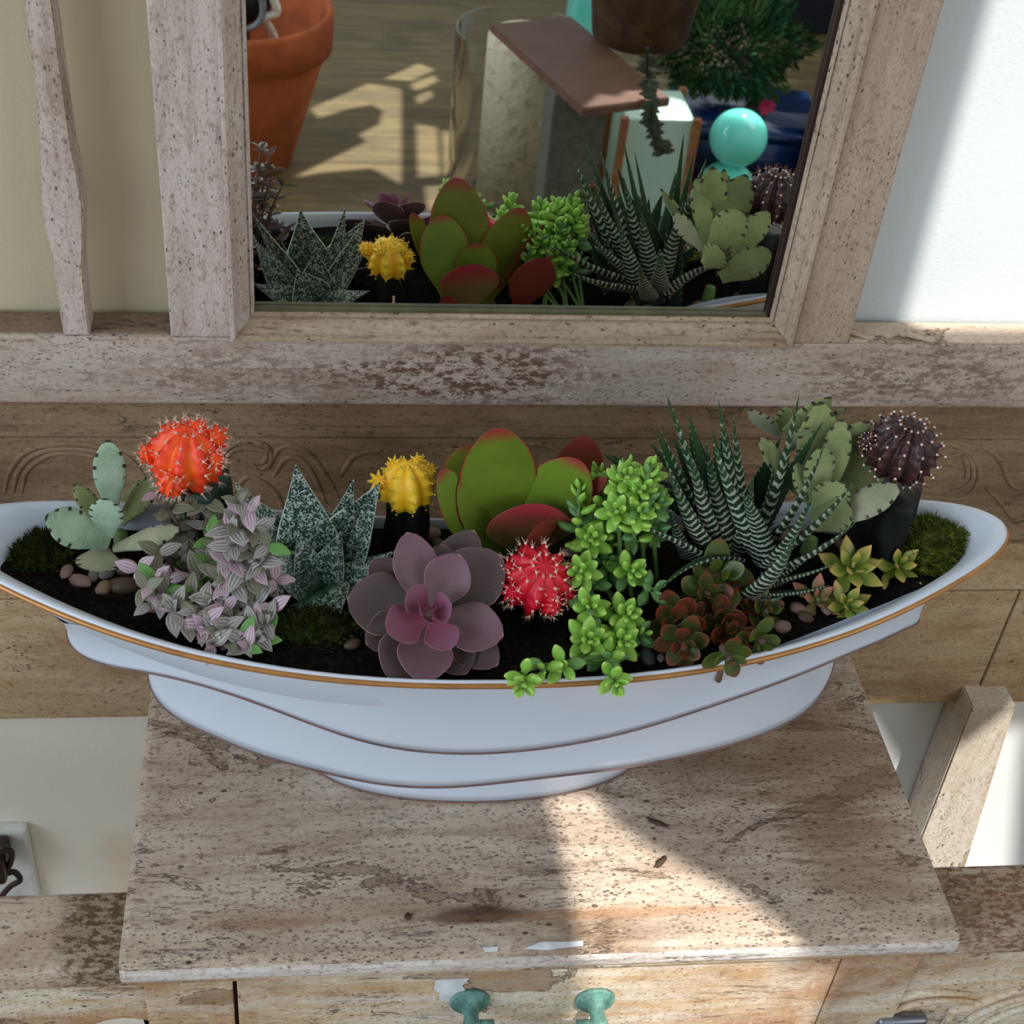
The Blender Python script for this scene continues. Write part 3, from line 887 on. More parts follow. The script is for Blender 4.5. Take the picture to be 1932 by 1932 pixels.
pr_tra = lambda u: max(0.02, math.sin(PI * min(1, u ** 0.78)) ** 0.85)
pr_gold = lambda u: smooth_i(u, [(0, .35), (.5, 1), (1, .7)]) * tip(u, .5, .85)
pr_cra = lambda u: smooth_i(u, [(0, .35), (.5, 1), (.8, 1), (1, .85)]) * tip(u, .52, .5)
def frame(base, tipp, up):
    x = (tipp - base).normalized()
    up = Vector(up)
    zv = up - x * up.dot(x)
    if zv.length < 1e-4: zv = x.orthogonal()
    zv.normalize()
    yv = zv.cross(x)
    return Matrix(((x.x, yv.x, zv.x, base.x), (x.y, yv.y, zv.y, base.y), (x.z, yv.z, zv.z, base.z), (0, 0, 0, 1)))
CAMUP = Vector((0, -0.62, 0.78))
MU = Vector((0, .65, .75))       # faces towards the mirror
def leaf(parent, mat, base, tipp, wpx, prof, up=CAMUP, T=0.12, name='leaf', label=None, **kw):
    L = (tipp - base).length
    W = wpx * PXM
    me = leaf_mesh(name, L, W, T * W, prof, **kw)
    return link(name, me, mat, parent, frame(base, tipp, up), label)

# --- leaf materials
def mat_panda(name, base, pale, spots):
    t = NT(name, 0.85, 0.2)
    u, v = t.uv()
    e = t.math('ABSOLUTE', t.math('SUBTRACT', t.math('MULTIPLY', v, 2), 1))
    n = t.noise(t.coord(), 700, 2)
    n2 = t.noise(t.coord(), 60, 3)
    c = t.mix(t.ramp(n2, 0.3, 0.7), base, pale)
    c = t.mix(t.math('MULTIPLY', n, 0.12), c, (0.75, 0.8, 0.7, 1))
    # brown dots along the margins, stronger towards the tip
    wv = t.math('SINE', t.math('MULTIPLY_ADD', u, 38.0, t.math('MULTIPLY', t.rand(), 9)))
    d = t.math('MULTIPLY', t.ramp(wv, 0.45, 0.75), t.ramp(e, 0.70, 0.84))
    d = t.math('MULTIPLY', d, t.ramp(u, 0.42, 0.55))
    tipm = t.ramp(u, 0.955, 0.975)
    d = t.math('MULTIPLY', t.math('MAXIMUM', d, tipm), spots)
    c = t.mix(d, c, (0.022, 0.012, 0.010, 1))
    t.col(c)
    t.b.inputs['Sheen Weight'].default_value = 0.28
    t.b.inputs['Sheen Roughness'].default_value = 0.4
    t.b.inputs['Sheen Tint'].default_value = (0.9, 0.95, 0.85, 1)
    t.bump(n, 0.5, 0.0008)
    return t.m
m_panda_b = mat_panda('felted_blue_green_leaf', lin(128, 158, 128), lin(165, 188, 160), 0.95)
m_panda_o = mat_panda('felted_olive_leaf', lin(86, 100, 44), lin(108, 118, 62), 0.9)
m_panda_g = mat_panda('felted_grey_green_leaf', lin(128, 134, 104), lin(156, 156, 126), 0.95)
m_panda_y = mat_panda('felted_pale_green_leaf', lin(112, 128, 70), lin(140, 150, 92), 0.9)

def mat_gast():
    t = NT('mottled_dark_green_leaf', 0.42, 0.45)
    n = t.noise(t.coord(), 460, 1.0, 0.5, 1.6)
    u, v = t.uv()
    e = t.math('ABSOLUTE', t.math('SUBTRACT', t.math('MULTIPLY', v, 2), 1))
    base = t.mix(u, lin(44, 76, 52), lin(24, 44, 38))
    msk = t.math('MULTIPLY', t.ramp(n, 0.505, 0.575), t.ramp(u, 0.03, 0.3))
    c = t.mix(t.math('MULTIPLY', msk, 0.78), base, lin(186, 200, 190))
    c = t.mix(t.ramp(e, 0.93, 0.985), c, lin(190, 200, 180))
    t.col(c)
    t.bump(msk, 0.5, 0.0007)
    return t.m
m_gast = mat_gast()
def mat_ech(name, a, b, edge):
    t = NT(name, 0.5, 0.35)
    u, v = t.uv()
    e = t.math('ABSOLUTE', t.math('SUBTRACT', t.math('MULTIPLY', v, 2), 1))
    n = t.noise(t.coord(), 130, 4)
    c = t.mix(t.ramp(u, 0.1, 0.9), b, a)
    c = t.mix(t.math('MULTIPLY', t.ramp(n, 0.35, 0.75), 0.35), c, tuple(x * 0.7 for x in a[:3]) + (1,))
    rim = t.math('MAXIMUM', t.ramp(e, 0.955, 0.995), t.ramp(u, 0.97, 0.995))
    c = t.mix(t.math('MULTIPLY', rim, 0.8), c, edge)
    t.col(c)
    return t.m
m_ech_d = mat_ech('dusky_grey_purple_leaf', lin(92, 74, 76), lin(92, 84, 76), lin(168, 130, 112))
m_ech_m = mat_ech('mauve_leaf', lin(112, 80, 92), lin(104, 84, 84), lin(178, 122, 122))
m_ech_i = mat_ech('pink_purple_leaf', lin(134, 88, 108), lin(140, 70, 92), lin(190, 112, 128))
def mat_paddle(name, g1, red, lo, under):
    t = NT(name, 0.42, 0.4)
    u, v = t.uv()
    e = t.math('ABSOLUTE', t.math('SUBTRACT', t.math('MULTIPLY', v, 2), 1))
    n = t.noise(t.coord(), 35, 3)
    m = t.math('MAXIMUM', t.ramp(t.math('MULTIPLY', e, t.ramp(u, 0.25, 0.6)), 0.90, 1.0), t.ramp(t.math('ADD', u, t.math('MULTIPLY', n, 0.06)), lo, 1.03))
    c = t.mix(t.ramp(n, 0.3, 0.7), g1, tuple(x * 0.82 for x in g1[:3]) + (1,))
    c = t.mix(m, c, red)
    c = t.mix(t.math('MULTIPLY', t.ramp(t.math('MULTIPLY', t.side(), -1), 0.0, 0.5), under), c, lin(128, 48, 42))
    t.col(c)
    t.b.inputs['Subsurface Weight'].default_value = 0.0
    return t.m
m_pad = mat_paddle('olive_green_paddle_leaf', lin(110, 134, 40), lin(150, 52, 50), 0.90, 0.2)
m_pad_r = mat_paddle('red_flushed_paddle_leaf', lin(122, 104, 56), lin(160, 46, 60), 0.42, 0.7)
m_pad_d = mat_paddle('rust_paddle_leaf', lin(128, 74, 44), lin(130, 48, 40), 0.5, 0.8)
def mat_sed(name, a, b, tipc=None, lo=0.6):
    t = NT(name, 0.42, 0.4)
    u, v = t.uv()
    n = t.noise(t.coord(), 200, 3)
    c = t.mix(t.math('ADD', t.math('MULTIPLY', t.rand(), 0.6), t.math('MULTIPLY', n, 0.4)), a, b)
    if tipc: c = t.mix(t.math('MULTIPLY', t.ramp(u, lo, 1.0), t.math('MULTIPLY_ADD', t.rand(), 0.5, 0.5)), c, tipc)
    t.col(c)
    t.b.inputs['Subsurface Weight'].default_value = 0.12
    t.b.inputs['Subsurface Radius'].default_value = (0.002, 0.004, 0.001)
    return t.m
m_sed = mat_sed('fresh_green_bead_leaf', lin(156, 198, 84), lin(122, 176, 62), lin(188, 218, 110), 0.75)
m_sed_b = mat_sed('blue_green_bead_leaf', lin(96, 138, 92), lin(110, 152, 78))
m_gold_l = mat_sed('green_gold_leaf', lin(120, 142, 52), lin(142, 152, 66), lin(214, 166, 96), 0.45)
m_pink_l = mat_sed('pink_green_leaf', lin(112, 110, 62), lin(130, 112, 72), lin(184, 104, 92), 0.3)
m_cra = mat_sed('dark_green_red_edged_leaf', lin(54, 66, 24), lin(70, 72, 28), lin(130, 44, 30), 0.6)
m_cra_r = mat_sed('brick_red_leaf', lin(86, 52, 28), lin(74, 56, 28), lin(132, 40, 32), 0.45)
m_cra_g = mat_sed('olive_round_leaf', lin(66, 88, 32), lin(82, 98, 38), lin(120, 78, 36), 0.75)
def mat_haw():
    t = NT('dark_green_white_banded_leaf', 0.42, 0.4)
    u, v = t.uv()
    e = t.math('ABSOLUTE', t.math('SUBTRACT', t.math('MULTIPLY', v, 2), 1))
    n = t.noise(t.coord(), 260, 2)
    ph = t.math('ADD', t.math('MULTIPLY', u, 105.0), t.math('ADD', t.math('MULTIPLY', n, 5.5), t.math('MULTIPLY', e, -3.0)))
    w = t.math('SINE', ph)
    back = t.ramp(t.math('MULTIPLY', t.side(), -1), -0.15, 0.1)
    band = t.math('MULTIPLY', t.ramp(w, 0.1, 0.45), back)
    band = t.math('MULTIPLY', band, t.math('SUBTRACT', 1.0, t.math('MULTIPLY', t.ramp(u, 0.45, 0.95), t.ramp(n, 0.35, 0.5))))
    dots = t.math('MULTIPLY', t.math('MULTIPLY', t.ramp(w, 0.55, 0.8), t.ramp(e, 0.82, 0.93)), 0.9)
    c = t.mix(u, lin(26, 40, 32), lin(44, 74, 40))
    c = t.mix(t.math('MULTIPLY', t.math('MAXIMUM', band, dots), 0.8), c, lin(188, 190, 172))
    t.col(c)
    t.bump(band, 0.6, 0.0006)
    return t.m
m_haw = mat_haw()
def mat_tra(name, a, stripe, edge, amt):
    t = NT(name, 0.5, 0.35)
    u, v = t.uv()
    e = t.math('ABSOLUTE', t.math('SUBTRACT', t.math('MULTIPLY', v, 2), 1))
    n = t.noise(t.coord(), 90, 2)
    ph = t.math('ADD', t.math('MULTIPLY', v, 26.0), t.math('MULTIPLY', t.rand(), 6))
    s = t.math('MULTIPLY', t.ramp(t.math('SINE', ph), 0.1, 0.7), amt)
    c = t.mix(t.ramp(n, 0.35, 0.7), a, tuple(x * 0.75 for x in a[:3]) + (1,))
    c = t.mix(s, c, stripe)
    c = t.mix(t.math('MULTIPLY', t.ramp(e, 0.85, 0.99), 0.5), c, edge)
    c = t.mix(t.math('MULTIPLY', t.ramp(t.math('MULTIPLY', t.side(), -1), 0.0, 0.4), 0.5), c, lin(124, 96, 106))
    t.col(c)
    return t.m
m_tra_l = mat_tra('lilac_grey_striped_leaf', lin(132, 134, 122), lin(206, 190, 196), lin(196, 168, 178), 0.65)
m_tra_p = mat_tra('pink_striped_leaf', lin(168, 142, 152), lin(218, 196, 204), lin(206, 150, 176), 0.7)
m_tra_o = mat_tra('olive_striped_leaf', lin(112, 114, 92), lin(158, 150, 132), lin(150, 124, 124), 0.55)
m_tra_g = mat_tra('plain_green_small_leaf', lin(104, 150, 78), lin(120, 164, 90), lin(130, 170, 100), 0.3)
m_stem = plain('pinkish_stem', lin(104, 84, 70), 0.6)
m_gstem = plain('green_stem', lin(96, 128, 66), 0.6)
m_dstem = plain('dark_green_cactus_stock', lin(24, 48, 32), 0.55, 0.4, 0.25, 90)
m_bstem = plain('black_green_cactus_stock', lin(12, 18, 14), 0.6, 0.3, 0.3, 90)

# ------------------------------------------------------------------ panda plants
def plant(name, label, cat, base):
    return thing(name, label, cat, base)
B = PZ(212, 1035, 0.164)
B = Vector((-0.112, 0.628, 0.166))
pa = plant('panda_plant', 'fuzzy blue-green succulent with brown-dotted leaf edges at the left end of the planter', 'succulent', B)
Y0 = B.y
for (bp, tp, w, m, up, kw) in (
    ((212, 965, Y0 + .008), (203, 829, Y0 + .012), 62, m_panda_b, (0.15, -0.8, 0.5), dict(T=.42, cup=.05)),
    ((228, 985, Y0 + .01), (298, 900, Y0 + .018), 54, m_panda_o, (-0.5, -0.6, 0.6), dict(T=.35)),
    ((200, 990, Y0 + .006), (140, 914, Y0 + .012), 40, m_panda_y, (0.5, -0.6, 0.6), dict(T=.5)),
    ((204, 1012, Y0 - .012), (198, 940, Y0 - .016), 64, m_panda_b, (0.0, -0.75, 0.6), dict(T=.34)),
    ((205, 1024, Y0 - .014), (85, 975, Y0 - .024), 74, m_panda_b, (0.25, -0.62, 0.74), dict(T=.34)),
    ((215, 1034, Y0 - .014), (342, 998, Y0 - .022), 46, m_panda_g, (-0.1, -0.35, 0.9), dict(T=.6)),
    ((192, 1036, Y0 - .014), (182, 1082, Y0 - .030), 86, m_panda_g, (0.0, -0.5, 0.85), dict(T=.34, bend=-.5)),
    ((215, 1000, Y0 + .012), (262, 905, Y0 + .040), 44, m_panda_o, (-0.3, 0.3, 0.8), dict(T=.4)),
):
    leaf(pa, m, PY(*bp), PY(*tp), w, pr_panda, up, **kw)
tube('stem', [B + Vector((0, 0, -.01)), B + Vector((0, 0.003, .012))], 0.006, m_gstem, pa, 8, 0.004)

B = Vector((0.297, 0.618, 0.168))
pb = plant('panda_plant', 'fuzzy olive-green succulent with brown-dotted edges between striped aloe and dark cactus', 'succulent', B)
Y0 = B.y
for (bp, tp, w, m, up, kw) in (
    ((1532, 935, Y0 + .002), (1548, 757, Y0 + .002), 80, m_panda_y, (0.0, -0.8, 0.5), dict(T=.30)),
    ((1566, 930, Y0 - .006), (1588, 790, Y0 - .006), 54, m_panda_y, (-0.2, -0.8, 0.5), dict(T=.36)),
    ((1520, 940, Y0 + .004), (1430, 826, Y0 - .004), 50, m_panda_y, (0.5, -0.6, 0.6), dict(T=.40)),
    ((1578, 955, Y0 - .004), (1656, 836, Y0 + .006), 96, m_panda_o, (-0.4, -0.75, 0.5), dict(T=.24)),
    ((1540, 945, Y0 - .010), (1550, 842, Y0 - .014), 64, m_panda_y, (0.0, -0.75, 0.6), dict(T=.40)),
    ((1530, 950, Y0 - .008), (1500, 872, Y0 - .010), 44, m_panda_y, (0.3, -0.75, 0.6), dict(T=.40)),
    ((1556, 985, Y0 - .022), (1700, 918, Y0 - .030), 62, m_panda_g, (-0.15, -0.45, 0.9), dict(T=.5)),
    ((1540, 975, Y0 - .016), (1588, 908, Y0 - .024), 70, m_panda_y, (0.0, -0.5, 0.85), dict(T=.32)),
    ((1536, 990, Y0 - .020), (1604, 950, Y0 - .030), 78, m_panda_o, (0.0, -0.6, 0.8), dict(T=.30)),
):
    leaf(pb, m, PY(*bp), PY(*tp), w, pr_panda, up, **kw)
for (bp, tp, w, m) in (((1335, 470, .645), (1316, 333, .612), 52, m_panda_y), ((1350, 460, .635), (1408, 329, .614), 90, m_panda_o), ((1342, 472, .655), (1402, 398, .650), 84, m_panda_y), ((1325, 470, .652), (1270, 403, .645), 46, m_panda_g),
                       ((1385, 480, .650), (1452, 398, .636), 60, m_panda_y), ((1359, 525, .668), (1456, 474, .668), 76, m_panda_o), ((1330, 500, .662), (1362, 470, .668), 70, m_panda_y)):
    leaf(pb, m, RY(*bp), RY(*tp), w, pr_panda, (0, .65, .7), T=.36)
tube('stem', [B + Vector((0, 0, -.012)), B + Vector((0, 0.0, .014))], 0.007, m_gstem, pb, 8, 0.004)

# ------------------------------------------------------------------ cacti
def mat_cactus(name, a, b, crest):
    t = NT(name, 0.45, 0.45)
    n = t.noise(t.coord(), 120, 3)
    g = t.t.nodes.new('ShaderNodeAttribute'); g.attribute_name = 'side'
    c = t.mix(t.ramp(n, 0.3, 0.7), a, b)
    c = t.mix(g.outputs['Fac'], c, crest)
    t.col(c)
    t.b.inputs['Subsurface Weight'].default_value = 0.15
    t.b.inputs['Subsurface Radius'].default_value = (0.004, 0.002, 0.001)
    return t.m
def cactus_mesh(name, R, nrib, ribd, tub, m, squash=0.95, jitter=0.0):
    NT_, NP = nrib * 8, 30
    vs, fs, sd, ar = [], [], [], []
    for j in range(NP + 1):
        ph = PI * j / NP
        for i in range(NT_):
            th = 2 * PI * i / NT_
            cr = abs(math.cos(nrib * th / 2))
            crest = cr ** 1.5
            r = R * (1 - ribd * (1 - cr) * math.sin(ph) ** 0.7)
            tb = max(0, math.cos(2 * m * ph)) ** 2 * cr ** 6
            r *= 1 + tub * tb * math.sin(ph)
            vs.append((r * math.sin(ph) * math.cos(th), r * math.sin(ph) * math.sin(th), r * squash * math.cos(ph)))
            sd.append(crest * 0.8)
    for j in range(NP):
        for i in range(NT_):
            q = (i + 1) % NT_
            fs.append((j * NT_ + i, (j + 1) * NT_ + i, (j + 1) * NT_ + q, j * NT_ + q))
    for k in range(nrib):
        for q in range(0, m):
            ph = PI * (q + 0.0) / m
            if ph < 0.12 or ph > 2.6: continue
            th = 2 * PI * k / nrib
            r = R * (1 + tub * math.sin(ph))
            ar.append(Vector((r * math.sin(ph) * math.cos(th), r * math.sin(ph) * math.sin(th), r * squash * math.cos(ph))))
    me = mesh(name, vs, fs)
    at = me.attributes.new('side', 'FLOAT', 'POINT')
    at.data.foreach_set('value', np.array(sd, dtype=np.float32))
    return me, ar
def cactus(root, c, R, nrib, ribd, tub, m, mats, tilt=(0, 0), squash=0.95, areole=0.0012, spl=0.005, nsp=5, rot=0.0, offs=()):
    m_body, m_ar, m_sp = mats
    MW = Matrix.Translation(c) @ Matrix.Rotation(tilt[0], 4, 'X') @ Matrix.Rotation(tilt[1], 4, 'Y') @ Matrix.Rotation(rot, 4, 'Z')
    me, ar = cactus_mesh('globe', R, nrib, ribd, tub, m, squash)
    body = link('globe', me, m_body, root, MW)
    def details(ar, R, parent, MW, areole, spl, nsp):
        ba, bs = bmesh.new(), bmesh.new()
        for p in ar:
            if areole > 0:
                r_ = bmesh.ops.create_icosphere(ba, subdivisions=1, radius=areole)
                for v in r_['verts']: v.co += p
            n = p.normalized()
            for k in range(nsp):
                d = (n * rnd.uniform(.5, 1) + Vector((rnd.uniform(-1, 1), rnd.uniform(-1, 1), rnd.uniform(-1, 1))) * 0.75).normalized()
                add_tube(bs, [p, p + d * spl * rnd.uniform(.6, 1.15)], 0.00022, 3, False, 0.00005)
        if areole > 0:
            o = link('areoles', to_mesh(ba, 'areoles'), m_ar, parent, MW); o['kind'] = 'stuff'
        else: ba.free()
        o = link('spines', to_mesh(bs, 'spines'), m_sp, parent, MW); o['kind'] = 'stuff'
    details(ar, R, body, MW, areole, spl, nsp)
    for (p, r) in offs:
        me2, ar2 = cactus_mesh('offset', r, 8, 0.25, 0.35, 5, 1.0)
        MW2 = Matrix.Translation(p) @ Matrix.Rotation(rnd.uniform(-.6, .6) + 0.5, 4, 'X') @ Matrix.Rotation(rnd.uniform(-.5, .5), 4, 'Y')
        o2 = link('offset', me2, m_body, root, MW2)
        details(ar2, r, o2, MW2, areole * 0.6, spl * 0.6, 3)
def stock(root, c, R, z0, mat, nrib=3, lean=(0, 0), w=1.0, top=0.4):
    """ribbed rootstock from the soil up into the globe"""
    vs, fs = [], []
    NP, NTH = 10, 36
    for j in range(NP + 1):
        s = j / NP
        z = z0 + (c.z - R * top - z0) * s
        for i in range(NTH):
            th = 2 * PI * i / NTH
            r = R * w * (0.62 + 0.38 * (abs(math.cos(nrib * th / 2)) ** 1.0)) * (1 - 0.10 * s + 0.05 * math.sin(s * 9 + i))
            vs.append((c.x + lean[0] * (1 - s) + r * math.cos(th + .5), c.y + lean[1] * (1 - s) + r * math.sin(th + .5), z))
    for j in range(NP):
        for i in range(NTH):
            q = (i + 1) % NTH
            fs.append((j * NTH + i, j * NTH + q, (j + 1) * NTH + q, (j + 1) * NTH + i))
    fs.append(tuple(NP * NTH + i for i in range(NTH)))
    return link('rootstock', mesh('rootstock', vs, fs), mat, root)
m_spine_w = plain('pale_spine', lin(238, 214, 196), 0.6)
m_spine_b = plain('brown_spine', lin(110, 70, 40), 0.6)
m_spine_d = plain('rusty_spine', lin(140, 96, 70), 0.6)
m_areo_w = plain('woolly_areole', lin(236, 222, 214), 0.9)
m_areo_p = plain('pale_pink_areole', lin(252, 190, 170), 0.8)
# orange red
c = PY(352, 862, 0.640)
t = plant('moon_cactus', 'orange-red grafted moon cactus with small pups beside the left fuzzy succulent', 'cactus', Vector((c.x, c.y, 0.165)))
mo = mat_cactus('orange_red_cactus_skin', lin(255, 118, 16), lin(255, 92, 20), lin(240, 44, 34))
cactus(t, c, 0.0205, 9, 0.22, 0.16, 9, (mo, m_areo_p, m_spine_w), (0.02, 0.08), 1.02, 0.0009, 0.0045, 5, 0.35,
       [(PY(282, 856, .640), .0056), (PY(322, 914, .618), .0068), (PY(408, 826, .642), .0062), (PY(408, 868, .628), .0040), (PY(330, 812, .645), .005), (PY(372, 806, .645), .005)])
stock(t, PY(398, 905, 0.640) + Vector((-.004, 0, .008)), 0.017, 0.155, m_dstem, 3, (0.006, -0.006))
# yellow
c = PY(768, 917, 0.633)
t = plant('moon_cactus', 'bright yellow grafted moon cactus standing behind the purple rosette', 'cactus', Vector((c.x, c.y, 0.16)))
my = mat_cactus('yellow_cactus_skin', lin(252, 190, 16), lin(246, 176, 10), lin(255, 214, 60))
cactus(t, c, 0.0160, 8, 0.14, 0.16, 8, (my, plain('pale_yellow_areole', lin(255, 226, 110), 0.7), m_spine_b), (-0.12, -0.05), 1.0, 0.0007, 0.0025, 3, 0.2,
       [(PY(714, 908, .630), .0048), (PY(808, 886, .640), .0040), (PY(745, 876, .640), .0042), (PY(788, 872, .640), .0042)])
stock(t, c + Vector((0.001, 0, 0)), 0.0155, 0.15, m_bstem, 4)
tube('plant_stake', [Vector((c.x + .004, c.y + .016, .155)), Vector((c.x + .003, c.y + .0165, .19))], 0.0009, m_spine_w, t, 6, label='thin pale stick behind the stock')
# red
c = PY(1011, 1094, 0.572)
t = plant('moon_cactus', 'crimson grafted moon cactus between purple rosette and green bead sedum', 'cactus', Vector((c.x, c.y, 0.16)))
mr = mat_cactus('crimson_cactus_skin', lin(206, 10, 36), lin(190, 6, 40), lin(224, 24, 52))
cactus(t, c, 0.0190, 10, 0.13, 0.16, 9, (mr, m_areo_p, m_spine_w), (0.35, 0.15), 0.95, 0.0010, 0.0042, 4, 0.1,
       [(PY(965, 1118, .561), .0058), (PY(1040, 1140, .556), .0058), (PY(1066, 1122, .564), .0055), (PY(1068, 1080, .574), .0045), (PY(958, 1075, .572), .0048)])
stock(t, c + Vector((0.002, 0.008, -0.004)), 0.018, 0.15, m_bstem, 3)
# dark
c = PY(1702, 848, 0.612)
t = plant('moon_cactus', 'dark maroon spiny grafted cactus on a black-green stock at the right end', 'cactus', Vector((c.x, c.y, 0.165)))
md = mat_cactus('dark_maroon_cactus_skin', lin(54, 30, 32), lin(42, 24, 27), lin(70, 36, 36))
cactus(t, c, 0.0198, 12, 0.20, 0.20, 9, (md, m_areo_w, m_spine_d), (0.05, 0.05), 0.95, 0.0009, 0.0055, 5, 0.1,
       [(PY(1637, 832, .612), .0040)])
stock(t, PY(1690, 930, 0.612) + Vector((0, 0, .012)), 0.0195, 0.158, m_bstem, 3, (0.0, 0.002), 1.0)

# ------------------------------------------------------------------ gasteria
B = Vector((0.0005, 0.597, 0.166))
ga = plant('mottled_gasteria', 'dark green pointed succulent with white mottling beside the yellow cactus', 'succulent', B)
Y0 = B.y
for (bp, tp, w, up, kw) in (
    ((590, 1085, Y0 + .010), (558, 874, Y0 + .020), 132, (0.0, -0.8, 0.5), dict(T=.18, cup=.10)),
    ((630, 1085, Y0 + .014), (718, 908, Y0 + .014), 108, (-0.5, -0.7, 0.5), dict(T=.18, cup=.08)),
    ((555, 1075, Y0 + .012), (442, 908, Y0 + .014), 92, (0.5, -0.7, 0.5), dict(T=.18, cup=.08)),
    ((620, 1075, Y0 + .022), (668, 902, Y0 + .010), 74, (0.0, -0.6, 0.7), dict(T=.18)),
    ((606, 1110, Y0 - .002), (645, 1000, Y0 + .004), 78, (-0.2, -0.8, 0.5), dict(T=.30, cup=.15)),
    ((590, 1105, Y0 - .002), (562, 1000, Y0 + .006), 66, (0.2, -0.8, 0.5), dict(T=.30, cup=.15)),
    ((598, 1118, Y0 - .006), (478, 1012, Y0 + .004), 84, (0.3, -0.6, 0.7), dict(T=.20, cup=.12)),
    ((610, 1116, Y0 - .004), (752, 1036, Y0 + .006), 58, (-0.2, -0.6, 0.8), dict(T=.22, cup=.10)),
    ((596, 1122, Y0 - .012), (640, 1170, Y0 - .034), 128, (0.1, -0.4, 0.9), dict(T=.12, cup=.05, bend=-.4)),
    ((612, 1128, Y0 - .012), (690, 1200, Y0 - .030), 72, (0.1, -0.5, 0.8), dict(T=.15)),
    ((560, 1120, Y0 - .004), (505, 1090, Y0 - .02), 60, (0.2, -0.6, 0.7), dict(T=.18)),
):
    leaf(ga, m_gast, PY(*bp), PY(*tp), w, pr_gast, up, **kw)
for (bp, tp, w, kw) in (           # rear leaves, placed as the mirror shows them
    ((625, 520, .616), (688, 414, .612), 92, dict(T=.18, cup=.08)),
    ((595, 565, .625), (598, 474, .624), 104, dict(T=.2, cup=.1)), ((592, 575, .635), (560, 508, .642), 112, dict(T=.2, cup=.1)), ((608, 570, .628), (690, 474, .628), 62, dict(T=.22, cup=.1)),
    ((600, 578, .636), (700, 548, .652), 56, dict(T=.22)), ((548, 530, .615), (503, 448, .610), 52, dict(T=.2, cup=.1)), ((552, 570, .622), (476, 446, .612), 72, dict(T=.2, cup=.1)), ((580, 577, .632), (474, 534, .636), 66, dict(T=.2, cup=.1))):
    leaf(ga, m_gast, RY(*bp), RY(*tp), w, pr_gast, MU, **kw)

# ------------------------------------------------------------------ echeveria
C = PY(808, 1160, 0.543)
AX = Vector((0.03, -0.56, 0.83)).normalized()
ec = plant('purple_echeveria', 'large purple-grey rosette succulent leaning over the front rim', 'succulent', Vector((C.x, C.y, 0.165)))
def eleaf(tp, w, off_t, off_b, m, **kw):
    cpx = (808, 1160)
    dx, dy = tp[0] - cpx[0], tp[1] - cpx[1]
    d = math.hypot(dx, dy)
    bp = (cpx[0] + dx / d * 8, cpx[1] + dy / d * 8)
    kw.setdefault('T', .12)
    kw.setdefault('cup', .14)
    kw.setdefault('bend', .45)
    leaf(ec, m, PP(*bp, C, AX, off_b), PP(*tp, C, AX, off_t), w, pr_ech, AX, **kw)
for a in (
    ((655, 1128), 118, -.006, -.014, m_ech_d), ((946, 1048), 120, -.006, -.014, m_ech_d), ((742, 1288), 112, -.001, -.012, m_ech_d),
    ((940, 1255), 84, -.003, -.016, m_ech_d), ((838, 1028), 84, -.006, -.014, m_ech_d), ((700, 1058), 84, -.010, -.016, m_ech_d),
    ((880, 1272), 90, -.004, -.018, m_ech_d), ((690, 1215), 84, -.006, -.016, m_ech_d), ((895, 1000), 90, -.016, -.018, m_ech_d),
    ((768, 1004), 84, .006, -.008, m_ech_m), ((868, 1046), 88, .008, -.006, m_ech_m), ((950, 1200), 94, .004, -.008, m_ech_m), ((797, 1287), 102, .004, -.008, m_ech_m),
    ((730, 1192), 78, .012, -.003, m_ech_i), ((850, 1226), 66, .011, -.003, m_ech_i), ((771, 1112), 60, .016, 0, m_ech_i), ((852, 1140), 58, .016, 0, m_ech_i),
    ((792, 1150), 26, .018, .004, m_ech_i), ((812, 1174), 24, .018, .004, m_ech_i), ((820, 1148), 22, .017, .005, m_ech_i), ((800, 1168), 20, .0175, .005, m_ech_i)):
    eleaf(*a)
tube('stem', [C - AX * .03, C - AX * .004], 0.006, m_stem, ec, 8)

# ------------------------------------------------------------------ paddle plant
B = Vector((0.110, 0.628, 0.162))
pd = plant('paddle_plant', 'flat round green paddle leaves with red edges, tallest in the planter middle', 'succulent', B)
Y0 = B.y
for (bp, tp, w, m, up, kw) in (
    ((945, 1040, Y0 + .002), (936, 808, Y0 - .013), 152, m_pad, (0.0, -0.85, 0.5), dict(T=.06)),
    ((985, 1040, Y0 - .002), (1090, 866, Y0 - .012), 142, m_pad, (-0.1, -0.85, 0.5), dict(T=.06)),
    ((1060, 1010, Y0 + .008), (1106, 822, Y0 + .030), 110, m_pad_d, (0.1, -0.5, 0.85), dict(T=.07)),
    ((920, 1055, Y0 - .008), (830, 888, Y0 - .014), 84, m_pad, (0.45, -0.75, 0.45), dict(T=.10)),
    ((942, 1045, Y0 - .006), (872, 900, Y0 - .008), 88, m_pad, (0.5, -0.75, 0.35), dict(T=.07)),
    ((950, 1030, Y0 - .004), (962, 934, Y0 + .004), 72, m_pad, (0.0, -0.85, 0.5), dict(T=.08)),
    ((990, 1050, Y0 - .010), (1008, 950, Y0 - .018), 172, m_pad_r, (0.0, -0.55, 0.85), dict(T=.06, bend=-.35)),
    ((1005, 1070, Y0 - .020), (1012, 992, Y0 - .036), 126, m_pad_d, (0.0, -0.4, 0.9), dict(T=.06, bend=-.3)),
    ((910, 1010, Y0 + .030), (878, 850, Y0 + .045), 70, m_pad_d, (-0.3, -0.7, 0.5), dict(T=.07)),
):
    leaf(pd, m, PY(*bp), PY(*tp), w, pr_paddle, up, **kw)
